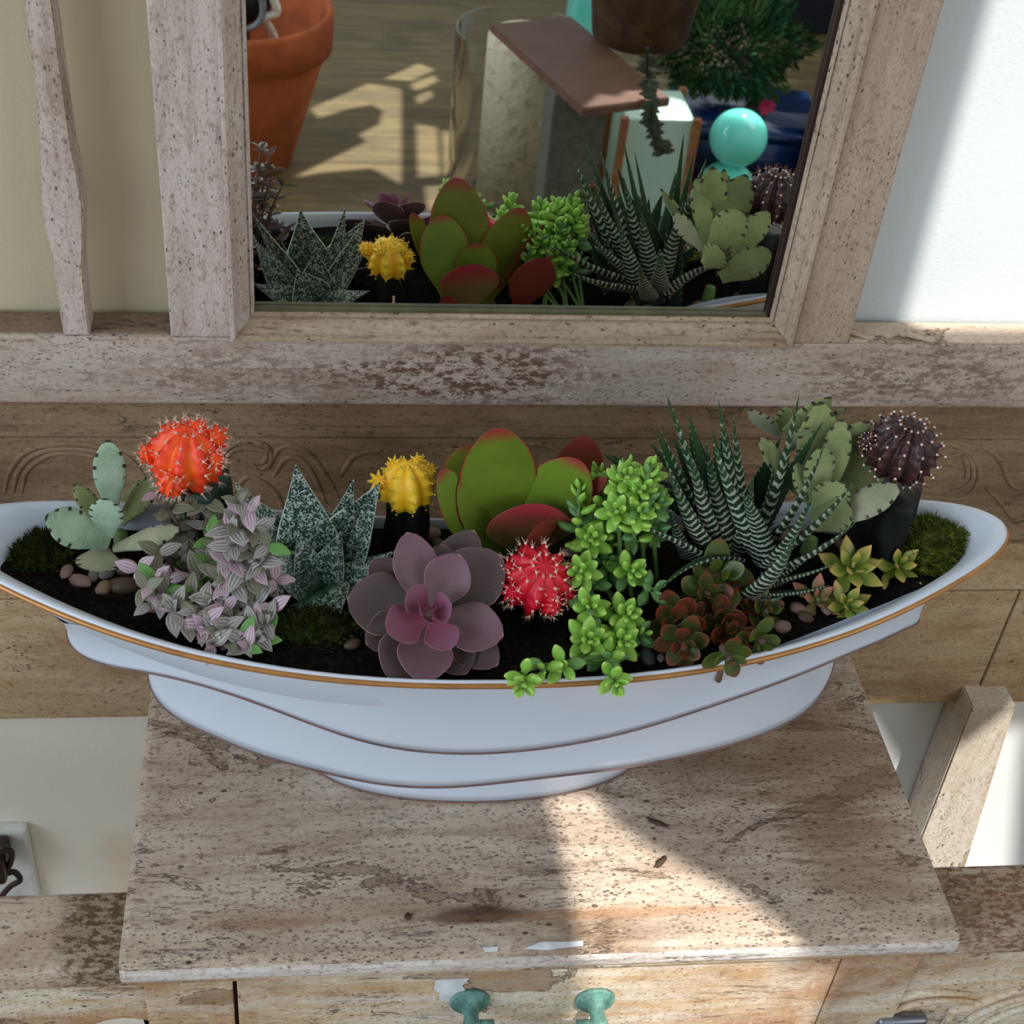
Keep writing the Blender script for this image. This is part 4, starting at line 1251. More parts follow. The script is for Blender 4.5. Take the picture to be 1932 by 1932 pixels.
for (bp, tp, w, m, up, kw) in (
    ((848, 572, .645), (832, 406, .629), 122, m_pad, MU, dict(T=.06)), ((896, 560, .640), (899, 459, .640), 104, m_pad, MU, dict(T=.06)),
    ((884, 585, .645), (886, 499, .652), 148, m_pad_r, MU, dict(T=.06)), ((940, 545, .628), (1026, 424, .616), 44, m_pad_d, (.7, .4, .5), dict(T=.14)), ((960, 560, .636), (1042, 482, .640), 36, m_pad_d, (.7, .4, .5), dict(T=.16)),
    ):
    leaf(pd, m, RY(*bp), RY(*tp), w, pr_paddle, up, **kw)
tube('stem', [B + Vector((0, 0, -.012)), B + Vector((0, 0.006, .02))], 0.006, m_gstem, pd, 8, 0.005)

# ------------------------------------------------------------------ rosettes of small fat leaves
def rosette(root, c, ax, n, Lmin, Lmax, mesh_list, mats, step=0.0012, emin=0.25, emax=1.55, rot=0.0, stem_from=None, m_st=None, stem_r=0.0016, name='sprig', mixf=None):
    ax = Vector(ax).normalized()
    base_pts = [c - ax * (n * step + 0.002), c]
    pts = base_pts if stem_from is None else spline([stem_from, stem_from.lerp(base_pts[0], .55) + Vector((0, 0, .006)), base_pts[0], c], 4)
    sp = tube(name, pts, stem_r, m_st or m_gstem, root, 6)
    a = ax.orthogonal().normalized()
    b = ax.cross(a)
    for k in range(n):
        f = k / max(1, n - 1)
        th = k * 2.39996 + rot + rnd.uniform(-.15, .15)
        el = emin + (emax - emin) * f ** 0.75 + rnd.uniform(-.1, .1)
        rad = a * math.cos(th) + b * math.sin(th)
        d = ax * math.cos(el) + rad * math.sin(el)
        L = Lmin + (Lmax - Lmin) * min(1, f * 1.5) * rnd.uniform(.88, 1.08)
        p = c - ax * (k * step) + rad * 0.001
        mi = mixf(f) if mixf else rnd.randrange(len(mats))
        me = mesh_list[mi]
        mw = frame(p, p + d, ax - rad * 0.2) @ Matrix.Scale(L, 4)
        link('leaf', me, mats[mi], sp, mw)
    return sp
def unit_leaf(name, prof, wr, tr, mats, **kw):
    out = []
    for m in mats:
        me = leaf_mesh(name, 1.0, wr, tr, prof, nu=kw.get('nu', 9), nv=kw.get('nv', 3), cup=kw.get('cup', 0.0), bend=kw.get('bend', 0.0), flat=kw.get('flat', .8), fold=kw.get('fold', 0.0))
        me.materials.append(m)
        out.append(me)
    return out
# bead sedum
se = plant('bead_sedum', 'fresh green trailing sedum of plump bead leaves spilling over the front rim', 'succulent', Vector((0.185, 0.60, 0.16)))
sm_, sb_ = unit_leaf('sedum_leaf', pr_sed, .60, .46, [m_sed, m_sed_b], bend=.35)
root_s = Vector((0.185, 0.605, 0.158))
LR = [  # px, py, Y, axis, leaves, size, blue share
    (1182, 895, 0.604, (-.15, -.5, .85), 13, .0125, 0), (1232, 885, 0.608, (.1, -.4, .9), 14, .0125, 0), (1208, 925, 0.596, (-.1, -.6, .8), 12, .0120, 0),
    (1160, 962, 0.586, (-.3, -.6, .7), 12, .0125, 0), (1212, 965, 0.586, (.05, -.7, .7), 12, .0125, .3), (1250, 945, 0.596, (.3, -.5, .8), 11, .012, .3),
    (1238, 1005, .606, (.3, -.7, .6), 10, .012, 1), (1195, 1010, .602, (0, -.8, .5), 10, .012, 1),
    (1116, 1014, .590, (-.15, -.62, .78), 15, .0130, 0), (1092, 1078, .566, (-.25, -.7, .7), 14, .0125, 0), (1198, 1078, .572, (.1, -.7, .7), 14, .0128, 0),
    (1150, 1060, .588, (0, -.6, .8), 10, .012, 1), (1112, 1142, .548, (-.1, -.6, .8), 12, .0125, .2), (1190, 1158, .545, (.15, -.6, .8), 15, .0138, 0),
    (1112, 1205, .528, (-.1, -.65, .75), 15, .0138, 0), (1180, 1210, .530, (.1, -.7, .7), 13, .0135, 0), (1215, 1195, .540, (.4, -.5, .7), 9, .0125, .5),
    (1150, 1250, .518, (0, -.8, .5), 11, .0120, .5), (1058, 1258, .508, (-.3, -.7, .6), 7, .0115, 0), (985, 1298, .490, (-.2, -.9, .25), 11, .0108, 0),
    (1165, 1297, .496, (.05, -.9, .3), 11, .0108, 0), (1025, 1265, .505, (-.4, -.7, .5), 5, .0105, 0),
    (1120, 1100, .575, (0, -.5, .8), 8, .012, 1), (1240, 1110, .565, (.4, -.5, .7), 7, .0115, 1),
    ]
REAR = [(985, 428, .615), (1008, 440, .622), (1040, 398, 0.612), (1084, 372, 0.607), (1062, 420, 0.622), (1020, 440, 0.626), (1095, 415, 0.617), (1045, 462, 0.630), (1075, 455, 0.630), (1000, 470, 0.630)]
for (a_, b_, Y_) in REAR:
    rosette(se, RY(a_, b_, Y_), (rnd.uniform(-.3, .3), .35, .85), 16, .0055, .0125, [sm_, sb_], [m_sed, m_sed_b], 0.0026, 0.2, 1.5, rnd.uniform(0, 6), root_s + Vector((rnd.uniform(-.02, .02), .03, 0)), m_gstem, 0.0014, mixf=lambda f: 0 if rnd.random() < .8 else 1)
for (a_, b_, Y_, ax, n, sz, bl) in LR:
    rosette(se, PY(a_, b_, Y_), ax, n, sz * .42, sz, [sm_, sb_], [m_sed, m_sed_b], 0.0014, 0.2, 1.5, rnd.uniform(0, 6), root_s + Vector((rnd.uniform(-.02, .02), (Y_ - .605) * .6, 0)), m_gstem, 0.0014,
            mixf=(lambda f, bl=bl: 1 if rnd.random() < bl + (0.25 if f > .8 else 0) else 0))
# golden sedum rosettes
gl, pk_ = unit_leaf('gold_leaf', pr_gold, .50, .22, [m_gold_l, m_pink_l], bend=.4, cup=.06)
gs = plant('golden_sedum', 'small yellow-green rosettes with orange tips below the dark cactus', 'succulent', Vector((0.325, 0.60, 0.165)))
for (a_, b_, Y_, n, sz, mm_) in ((1612, 1070, .582, 14, .0200, 0), (1697, 1066, .592, 12, .0195, 0), (1600, 1142, .562, 12, .0165, 0), (1545, 1130, .568, 10, .0160, 1), (1655, 1010, .628, 7, .012, 0), (1640, 1110, .585, 6, .011, 1), (1570, 1180, .560, 6, .010, 1), (1660, 1050, .612, 6, .012, 1)):
    rosette(gs, PY(a_, b_, Y_), (0.02, -.55, .8), n, sz * .45, sz, [gl, pk_], [m_gold_l, m_pink_l], 0.0007, 0.25, 1.45, rnd.uniform(0, 6), Vector((PY(a_, b_, Y_).x, Y_ + .006, .162)), m_gstem, .0014, mixf=lambda f, q=mm_: q)
# crassula
cr = plant('red_edged_crassula', 'dark red and green round-leaved succulent drooping over the front right rim', 'succulent', Vector((0.235, 0.565, 0.16)))
c0, c1, c2 = unit_leaf('round_leaf', pr_cra, .72, .17, [m_cra, m_cra_r, m_cra_g], bend=.8, cup=.14)
for (a_, b_, Y_, ax, n, sz, pal) in (
    (1284, 1182, .540, (-.1, -.75, .6), 18, 0.0179, (0, 1)), (1372, 1178, .546, (.1, -.7, .65), 18, 0.0170, (1, 0)), (1395, 1215, .534, (.1, -.8, .5), 13, 0.0150, (1, 0)),
    (1292, 1222, .522, (-.1, -.8, .4), 12, 0.0155, (0, 1)), (1335, 1120, .566, (0, -.6, .8), 12, 0.0179, (0, 2)), (1452, 1150, .560, (.3, -.5, .8), 13, 0.0155, (2, 0)), (1440, 1212, .530, (.3, -.8, .4), 9, 0.0146, (2, 2)),
    (1355, 1085, .580, (0, -.6, .8), 9, 0.0226, (2, 2)), (1378, 1248, .506, (.1, -.9, .1), 8, 0.0136, (0, 2)), (1410, 1130, .570, (.1, -.5, .8), 10, 0.0146, (0, 1))):
    rosette(cr, PY(a_, b_, Y_), ax, n, sz * .45, sz, [c0, c1, c2], [m_cra, m_cra_r, m_cra_g], 0.0012, 0.3, 1.5, rnd.uniform(0, 6), Vector((PY(a_, b_, Y_).x * .7 + .07, Y_ + .02, .16)), m_stem, .002, mixf=lambda f, pal=pal: pal[0] if rnd.random() < .62 else pal[1])

# ------------------------------------------------------------------ striped haworthia
ha = plant('zebra_haworthia', 'spiky dark green succulent with white cross-bands left of the right fuzzy plant', 'succulent', Vector((0.262, 0.607, 0.163)))
HL = [  # base, tip, width, up, bend
    ((1372, 1040, .618), (1257, 742, 0.604), 40, (.3, .75, .4), .15), ((1352, 1030, .620), (1244, 806, 0.606), 36, (.5, .6, .5), .1), ((1350, 1035, .614), (1250, 855, 0.601), 40, (.5, .5, .6), .2),
    ((1372, 1045, .608), (1335, 868, 0.606), 62, (0, .8, .4), -.35), ((1345, 1045, .606), (1262, 892, 0.602), 52, (.3, .8, .4), .35), ((1400, 1030, .625), (1355, 752, 0.607), 36, (0, .8, .4), .1),
    ((1410, 1030, .622), (1382, 778, 0.606), 34, (0, .8, .4), -.1), ((1420, 1035, .618), (1508, 742, 0.604), 40, (-.3, .8, .4), .25), ((1430, 1040, .622), (1460, 880, 0.607), 40, (-.2, .7, .5), .1),
    ((1430, 1050, .606), (1556, 836, .588), 42, (-.5, .7, .4), .3), ((1440, 1060, .600), (1612, 908, .572), 52, (-.4, .7, .5), .3), ((1445, 1080, .592), (1616, 984, .570), 44, (-.2, .7, .7), .35),
    ((1445, 1095, .584), (1578, 1062, 0.572), 36, (-.1, .6, .8), .3), ((1430, 1040, .600), (1345, 830, 0.600), 50, (.2, .8, .4), .35), ((1412, 1120, .578), (1500, 1010, 0.566), 74, (-.3, .8, .5), .45),
    ((1445, 1058, .594), (1400, 930, 0.584), 62, (.3, .8, .3), -.55), ((1340, 1055, .600), (1188, 985, 0.590), 40, (.2, .7, .7), -.2), ((1395, 1055, .596), (1240, 1118, 0.556), 36, (0, .6, .8), -.9),
    ((1450, 1118, .575), (1566, 1104, 0.560), 34, (-.1, .5, .8), .3), ((1350, 1030, .612), (1300, 850, 0.598), 48, (.2, .8, .4), .15), ((1400, 1040, .606), (1420, 900, 0.599), 50, (0, .8, .4), .1),
    ((1360, 1040, .625), (1300, 800, 0.609), 36, (.2, .7, .5), .1), ((1385, 1035, .628), (1330, 830, 0.609), 34, (.1, .7, .5), .1), ((1450, 1060, .590), (1530, 940, .572), 54, (-.4, .7, .4), .3),
    ((1300, 1050, .612), (1262, 960, 0.606), 44, (.3, .7, .5), .2), ((1430, 1040, .628), (1490, 860, 0.610), 36, (-.2, .6, .5), .1), ((1460, 1090, .590), (1560, 1020, 0.590), 40, (-.3, .6, .6), .2),
    ((1440, 1130, .570), (1480, 1125, 0.556), 30, (0, .5, .8), .3), ((1425, 1110, .588), (1520, 1080, 0.586), 40, (-.2, .7, .6), .3),
    ]
for (bp, tp, w, up, bd) in HL:
    leaf(ha, m_haw, PY(*bp), PY(*tp), w, pr_haw, up, .42, nu=22, nv=4, bend=bd, tpow=.8)
for (bp, tp, w, bd) in (
    ((1180, 500, .612), (1083, 298, .600), 42, .5), ((1195, 500, .612), (1132, 282, .604), 40, .2), ((1255, 500, .612), (1331, 304, .606), 42, .2), ((1185, 530, .625), (1039, 460, .640), 46, .3), ((1195, 545, .635), (1061, 509, .655), 44, .3),
    ((1255, 555, .635), (1388, 496, .650), 50, -.9), ((1243, 545, .640), (1246, 468, .660), 58, .5), ((1195, 520, .625), (1110, 440, .640), 44, .3), ((1205, 540, .632), (1165, 410, .634), 56, .3), ((1230, 530, .628), (1210, 400, .626), 66, .2), ((1225, 560, .645), (1205, 500, .665), 52, .4), ((1250, 520, .625), (1290, 380, .622), 54, .2),
    ((1190, 500, .615), (1120, 350, .614), 44, .3), ((1215, 500, .615), (1175, 330, .610), 44, .2)):
    leaf(ha, m_haw, RY(*bp), RY(*tp), w, pr_haw, (0, -.65, .5), .42, nu=22, nv=4, bend=bd, tpow=.8)

# ------------------------------------------------------------------ striped trailing plant
tr = plant('striped_inch_plant', 'small-leaved trailing plant, pale green and pink striped, under the orange cactus', 'trailing plant', Vector((-0.06, 0.595, 0.162)))
tl = unit_leaf('inch_leaf', pr_tra, .56, .05, [m_tra_l, m_tra_p, m_tra_o, m_tra_g], bend=-.35, fold=.25, nu=8, nv=2, flat=1.0)
TM = [m_tra_l, m_tra_p, m_tra_o, m_tra_g]
TR = [(365, 995, 0, 36), (345, 985, 2, 30), (403, 1020, 3, 34), (440, 1000, 0, 34), (418, 975, 2, 30), (470, 965, 1, 30), (490, 1060, 0, 34), (455, 1070, 0, 36), (438, 1060, 1, 30),
      (382, 1092, 3, 38), (262, 1075, 1, 30), (292, 1098, 1, 32), (330, 1062, 2, 36), (372, 1050, 2, 34), (310, 1122, 0, 36), (330, 1150, 0, 40), (300, 1045, 2, 32),
      (410, 1130, 0, 36), (450, 1112, 1, 32), (478, 1140, 0, 36), (425, 1150, 1, 32), (480, 1085, 0, 34), (512, 1150, 1, 34), (388, 1180, 1, 36), (415, 1195, 0, 36), (428, 1205, 2, 32),
      (478, 1190, 0, 34), (485, 1205, 3, 30), (482, 1180, 1, 34), (468, 1222, 1, 30), (360, 930, 2, 32), (388, 945, 2, 34), (322, 960, 2, 34), (300, 930, 2, 30), (345, 1010, 2, 34), (445, 1030, 0, 32),
      (415, 1085, 2, 34), (345, 1100, 2, 32), (360, 1130, 2, 32), (505, 1110, 0, 30), (520, 1095, 1, 28), (395, 1060, 2, 30), (285, 1140, 2, 30), (350, 1185, 0, 32), (275, 1110, 2, 28), (318, 1095, 1, 32), (400, 1215, 1, 32), (440, 1180, 0, 36), (460, 1205, 0, 32), (380, 1150, 0, 34), (350, 1075, 0, 34), (425, 1050, 2, 34), (470, 1110, 0, 34), (340, 1035, 0, 30), (450, 950, 2, 28), (480, 1000, 2, 30), (505, 1030, 0, 28), (455, 1165, 2, 34), (500, 1175, 0, 32), (370, 1165, 2, 30)]
for i, (a_, b_, mi, sz) in enumerate(TR):
    h = 0.186 + 0.012 * math.sin(a_ * .05) if b_ < 1120 else 0.190 - 0.00010 * (b_ - 1120)
    if b_ < 970: h = 0.200 + (970 - b_) * 0.0002
    c = PZ(a_, b_, h)
    if a_ > 432 and b_ < 1080: c = PY(a_, b_, .562)
    if c.y < 0.53 and c.z < 0.19: c = c + ray(a_, b_).normalized() * -0.004
    ax = Vector((rnd.uniform(-.35, .35), -.45 + rnd.uniform(-.3, .3), .85)).normalized()
    rb = Vector((-0.06 + (c.x + .06) * .45, 0.585 + (c.y - .585) * .5, 0.160))
    st = tube('sprig', spline([rb, rb.lerp(c, .6) + Vector((0, 0, .008)), c], 4), 0.0009, m_stem, tr, 5)
    a = ax.orthogonal().normalized(); b = ax.cross(a)
    rot = rnd.uniform(0, 6.28)
    n = rnd.choice((3, 4, 4, 5))
    for k in range(n):
        th = rot + k * (2 * PI / min(n, 3.3)) + rnd.uniform(-.3, .3)
        el = (1.25 if k < 3 else 0.55) + rnd.uniform(-.2, .2)
        rad = a * math.cos(th) + b * math.sin(th)
        d = ax * math.cos(el) + rad * math.sin(el)
        mk = mi if rnd.random() < .75 else rnd.choice((0, 0, 1, 2, 3))
        link('leaf', tl[mk], TM[mk], st, frame(c, c + d, ax) @ Matrix.Scale(sz * PXM * 1.42 * (1 if k < 3 else .7) * rnd.uniform(.85, 1.12), 4))
    if c.z > 0.195 or rnd.random() < .3:      # lower whorls on the longer stems
        for k in range(9 if c.z > .215 else 3):
            c2 = rb.lerp(c, (.62, .8, .45)[k // 3]) + Vector((0, 0, .004))
            th = rot + 1 + k * 2.1
            d = ax * .25 + a * math.cos(th) + b * math.sin(th)
            mk = rnd.choice((0, 2, 2, 1))
            link('leaf', tl[mk], TM[mk], st, frame(c2, c2 + d, ax) @ Matrix.Scale(sz * PXM * 1.25 * rnd.uniform(.85, 1.1), 4))

# ------------------------------------------------------------------ moss
def mossmat(name, a, b):
    t = NT(name, 0.8, 0.2)
    t.col(t.mix(t.ramp(t.noise(t.coord(), 220, 3), .35, .65), a, b))
    return t.m
mm1 = mossmat('bright_moss', lin(104, 112, 34), lin(58, 70, 20))
mm2 = mossmat('dark_moss', lin(66, 78, 28), lin(34, 44, 16))
def moss(label, c, rx_, ry_, rz_, n, mat, bl=0.006):
    bm = bmesh.new()
    r_ = bmesh.ops.create_icosphere(bm, subdivisions=4, radius=1.0)
    for v in bm.verts:
        k = 1 + 0.22 * noise.noise(v.co * 3 + c * 40) + .1 * noise.noise(v.co * 9)
        v.co = Vector((c.x + v.co.x * rx_ * k, c.y + v.co.y * ry_ * k, c.z + max(-.3, v.co.z) * rz_ * k))
    bm.normal_update()
    fs = [f for f in bm.faces if f.normal.z > -0.1]
    for i in range(n):
        f = rnd.choice(fs)
        p = f.calc_center_median() + Vector((rnd.uniform(-1, 1), rnd.uniform(-1, 1), 0)) * .0015
        d = (f.normal + Vector((rnd.uniform(-1, 1), rnd.uniform(-1, 1), rnd.uniform(-.3, 1))) * .7).normalized()
        s = d.orthogonal().normalized() * 0.00042
        q = p + d * bl * rnd.uniform(.4, 1.1)
        mid = p.lerp(q, .5)
        bm.faces.new([bm.verts.new(p - s * .6), bm.verts.new(p + s * .6), bm.verts.new(mid + s), bm.verts.new(q), bm.verts.new(mid - s)])
    o = link('moss_clump', to_mesh(bm, 'moss_clump'), mat)
    tag(o, label, 'moss', 'moss clumps in the planter')
moss('dark green moss clump at the far left end of the planter', PZ(84, 1050, .172), .018, .020, .010, 3200, mm2)
moss('mossy patch at the front rim between mottled succulent and purple rosette', PZ(590, 1195, .168), .026, .012, .010, 2400, mm2)
moss('yellow-green moss mound at the right end of the planter', PZ(1752, 1045, .178), .021, .020, .020, 3200, mm1)
moss('thin moss among the stones behind the striped aloe', PZ(1330, 985, .160), .03, .012, .008, 1200, mm2)

# ------------------------------------------------------------------ pebbles
PB = [plain('tan_pebble', lin(134, 112, 90), .5, .4, .4, 260), plain('grey_pebble', lin(118, 112, 114), .5, .4, .4, 260), plain('brown_pebble', lin(88, 70, 52), .5, .4, .4, 260), plain('rosy_pebble', lin(140, 112, 104), .5, .4, .4, 260), plain('dark_pebble', lin(52, 54, 58), .5, .4, .3, 120)]
def pebble_mesh(seed):
    bm = bmesh.new()
    bmesh.ops.create_icosphere(bm, subdivisions=2, radius=1)
    for v in bm.verts: v.co *= 1 + .22 * noise.noise(v.co * 1.1 + Vector((seed * 7.3, 0, 0)))
    return to_mesh(bm, 'pebble')
PM = [[None] * len(PB) for _ in range(5)]
for i in range(5):
    for j in range(len(PB)):
        if j == 0: PM[i][0] = pebble_mesh(i)
        else:
            PM[i][j] = PM[i][0].copy()
            PM[i][j].materials.clear()
        PM[i][j].materials.append(PB[j])
def pebble(px, py, r, mi, label, group, el=1.4, z=None, rot=None):
    r *= 0.72
    c = PZ(px, py, .168)
    for _ in range(4): c = PZ(px, py, soil_z(c.x, c.y) + r * .4)
    mw = Matrix.Translation(c) @ Matrix.Rotation(rnd.uniform(0, 3.1) if rot is None else rot, 4, 'Z') @ Matrix.Diagonal((r * el, r, r * .75, 1))
    o = link('pebble', PM[rnd.randrange(5)][mi], None, None, mw)
    tag(o, label, 'pebble', group)
GL = 'pebbles at the left end'
for a in ((126, 1078, .0048, 3, 'slim upright rosy pebble beside the left moss', GL, 1.8, None, 1.4), (152, 1096, .0062, 3, 'oval mauve pebble by the rim below the left fuzzy succulent', GL, 1.7, None, -.4),
          (196, 1108, .0062, 0, 'round speckled tan pebble by the rim at left', GL, 1.3), (236, 1104, .0085, 2, 'largest flat brown pebble right of the speckled one', GL, 1.7, None, .05),
          (200, 1082, .0058, 1, 'grey pebble half under the low dotted leaf', GL), (235, 1070, .0078, 2, 'brown pebble behind the flat brown one', GL, 1.3), (176, 1088, .0046, 1, 'small dark-veined grey pebble between mauve and grey ones', GL),
          (292, 1146, .0052, 3, 'rosy pebble tucked under the striped trailing plant at the rim', GL, 1.6, None, 0.1)):
    pebble(*a)
GR = 'pebbles at the right front'
for a in ((1477, 1183, .0066, 3, 'round pale pink pebble by the rim right of the red-edged succulent', GR, 1.1), (1520, 1165, .0052, 2, 'brown pebble between pink pebble and pinkish rosette', GR), (1505, 1148, .0055, 3, 'rosy pebble below the banded leaves', GR),
          (1640, 1170, .0042, 2, 'red-brown chip beside the lowest golden rosette', GR), (1222, 1240, .0065, 4, 'dark slate pebble by the rim right of the bead sedum', GR, 1.5), (1246, 1242, .0034, 1, 'tiny pale grey pebble beside the slate one', GR), (1560, 1150, .0045, 3, 'small rosy pebble under the pinkish rosette', GR), (665, 1215, .0055, 2, 'reddish pebble at the front rim beside the purple rosette', GR)):
    pebble(*a)
GB = 'pebbles along the back rim'
NEAR = [(0.053, 'the yellow cactus'), (0.11, 'the paddle-leaved plant'), (0.185, 'the bead sedum'), (0.25, 'the banded spiky plant'), (0.30, 'the right fuzzy plant'), (0.34, 'the dark cactus')]
HUE = ['tan', 'grey', 'brown', 'rosy', 'dark']
seen_ = set()
i = 0
while i < 26:
    xx = rnd.uniform(0.06, 0.37)
    uu = (xx - BX) / BL
    yy = BY + rim_b(uu) * rnd.uniform(.35, .86)
    mi = rnd.choice((0, 0, 1, 3, 2))
    near = min(NEAR, key=lambda q_: abs(q_[0] - xx))[1]
    form = rnd.choice(('small round', 'long oval', 'flat broad'))
    i += 1
    if (near, mi, form) in seen_: continue
    seen_.add((near, mi, form))
    r = {'small round': .0036, 'long oval': .0046, 'flat broad': .0058}[form]
    el = {'small round': 1.05, 'long oval': 1.8, 'flat broad': 1.3}[form]
    c = Vector((xx, yy, soil_z(xx, yy) + r * .4))
    o = link('pebble', PM[rnd.randrange(5)][mi], None, None, Matrix.Translation(c) @ Matrix.Rotation(rnd.uniform(0, 3.1), 4, 'Z') @ Matrix.Diagonal((r * el, r, r * .75, 1)))
    tag(o, f'{form} {HUE[mi]} pebble at the back rim behind {near}', 'pebble', GB)

# ------------------------------------------------------------------ things in front of the stand, seen in the mirror
m_terra = plain('terracotta', lin(186, 98, 58), .75, .25, .14, 14)
bc = RZ(462, 300, ZF)
pot = thing('terracotta_pot', 'large terracotta flower pot on the wooden floor, seen at the mirror left edge', 'flower pot', bc)
rc = RY(448, 8, bc.y)
ph_ = rc.z - ZF
pr = 0.195
lathe('pot_body', [(0.0, .01), (pr * .50, 0.0), (pr * .53, 0.004), (pr * .90, ph_ * .72), (pr * .90, ph_ * .75), (pr * .985, ph_ * .76), (pr * 1.0, ph_ * .97), (pr * .985, ph_), (pr * .93, ph_ * .995), (pr * .90, ph_ * .95), (pr * .84, ph_ * .7), (pr * .5, .05), (0, .04)], m_terra, pot, 48, Matrix.Translation(bc))
# garden tool in the pot
gt = thing('garden_ornament', 'dark ball with grey ring and white strap standing in the terracotta pot', 'garden ornament', bc + Vector((0.04, 0, .05)))
q = RY(484, 20, bc.y + .06)
bm = bmesh.new(); bmesh.ops.create_uvsphere(bm, u_segments=20, v_segments=14, radius=.055)
link('ball', to_mesh(bm, 'ball'), plain('navy_black', lin(22, 26, 34), .3), gt, Matrix.Translation(q + Vector((-.02, .0, .03))))
bm = bmesh.new()
add_tube(bm, [q + Vector((-.02 + .036 * math.cos(a), .06, .03 + .045 * math.sin(a))) for a in [2 * PI * k / 20 for k in range(21)]], .007, 8, False)
link('ring', to_mesh(bm, 'ring'), plain('grey_plastic', lin(130, 134, 140), .4), gt)
tube('strap', spline([RY(508, -20, bc.y + .09), RY(522, 22, bc.y + .09), RY(500, 34, bc.y + .09), RY(512, 58, bc.y + .07), RY(520, 78, bc.y + .06)], 6), .009, plain('white_plastic_strap', lin(236, 232, 222), .4), gt)
tube('shaft', [q + Vector((-.03, 0, 0)), bc + Vector((.02, 0, .06))], .012, plain('dark_shaft', lin(40, 34, 32), .6), gt)

# hurricane glass with pillar candle
gb = RZ(950, 385, ZF)
hur = thing('hurricane_glass', 'tall clear glass cylinder holding a pillar candle, standing on the floor in the mirror', 'glass vase', gb)
gt_ = NT('clear_glass', 0.02, 0.5)
_t = gt_.t
_tr = _t.nodes.new('ShaderNodeBsdfTransparent'); _tr.inputs[0].default_value = (0.985, 0.99, 0.985, 1)
_gl = _t.nodes.new('ShaderNodeBsdfGlossy'); _gl.inputs['Roughness'].default_value = 0.02
_lw = _t.nodes.new('ShaderNodeLayerWeight')
_fr = _t.nodes.new('ShaderNodeMath'); _fr.operation = 'POWER'; _fr.inputs[1].default_value = 2.6
_t.links.new(_lw.outputs['Facing'], _fr.inputs[0])
_mx = _t.nodes.new('ShaderNodeMixShader')
_t.links.new(_fr.outputs[0], _mx.inputs[0]); _t.links.new(_tr.outputs[0], _mx.inputs[1]); _t.links.new(_gl.outputs[0], _mx.inputs[2])
_t.links.new(_mx.outputs[0], _t.nodes['Material Output'].inputs[0])
gh = RY(905, 55, gb.y).z - ZF
gr = 0.128
lathe('glass_wall', [(0, .004), (gr - .004, .004), (gr, .008), (gr, gh), (gr - .002, gh + .003), (gr - .005, gh), (gr - .005, .012), (0, .012)], gt_.m, hur, 64, Matrix.Translation(gb))
can = thing('pillar_candle', 'pitted grey-white pillar candle inside the tall glass', 'candle', gb + Vector((.03, 0, .0125)))
tcm = NT('pitted_wax', .7, .3)
nn = tcm.noise(tcm.coord(), 42, 5, .6)
tcm.col(tcm.mix(tcm.ramp(nn, .5, .72), lin(224, 212, 186), lin(186, 168, 136)))
tcm.bump(nn, .8, .012)
cr_ = .083
lathe('candle_body', [(0, 0), (cr_, 0), (cr_, gh * .93), (cr_ * .9, gh * .95), (cr_ * .6, gh * .93), (0, gh * .92)], tcm.m, can, 48, Matrix.Translation(gb + Vector((.02, 0, .0125))))
tube('wick', [gb + Vector((.02, 0, gh * .92)), gb + Vector((.02, 0, gh * .98))], .003, m_plug, can)

# brown square side table with pot plant on it
zt_ = -0.30
cs = [RZ(925, 45, zt_), RZ(1100, 205, zt_), RZ(1265, 185, zt_)]
cs.append(cs[0] + cs[2] - cs[1] + Vector((0, 0, 0)))
cen = sum(cs, Vector()) / 4
stl = thing('side_table', 'square rust-brown side table in front of the tall glass, seen in the mirror', 'side table', Vector((cen.x, cen.y, ZF)))
vs = cs + [v - Vector((0, 0, .016)) for v in cs]
m_rust = plain('rust_brown_metal', lin(112, 80, 66), .55, .4, .12, 12)
bm = bmesh.new()
bv = [bm.verts.new(v) for v in vs]
for f in ((0, 1, 2, 3), (7, 6, 5, 4), (0, 4, 5, 1), (1, 5, 6, 2), (2, 6, 7, 3), (3, 7, 4, 0)): bm.faces.new([bv[i] for i in f])
bmesh.ops.recalc_face_normals(bm, faces=bm.faces)
bmesh.ops.bevel(bm, geom=bm.edges[:], offset=.002, segments=2, affect='EDGES')
link('top', to_mesh(bm, 'top', False), m_rust, stl)
pq = cen.lerp(cs[1], .35)
box('pedestal', pq.x - .05, pq.x + .05, pq.y - .05, pq.y + .05, ZF + .012, zt_ - .014, plain('dark_grey_green_paint', lin(92, 94, 84), .6), stl, .004)
box('foot_plate', pq.x - .12, pq.x + .12, pq.y - .12, pq.y + .12, ZF, ZF + .014, m_rust, stl, .003)
pc = RZ(1205, 75, zt_)
bp_ = thing('plant_pot', 'brown clay pot standing on the rust-brown side table', 'flower pot', pc)
lathe('pot_body', [(0, 0.002), (.075, 0.0), (.09, .01), (.105, .12), (.115, .16), (.118, .2), (.108, .2), (.10, .15), (0, .13)], plain('brown_clay', lin(82, 60, 42), .7, .2, .3, 20), bp_, 36, Matrix.Translation(pc))
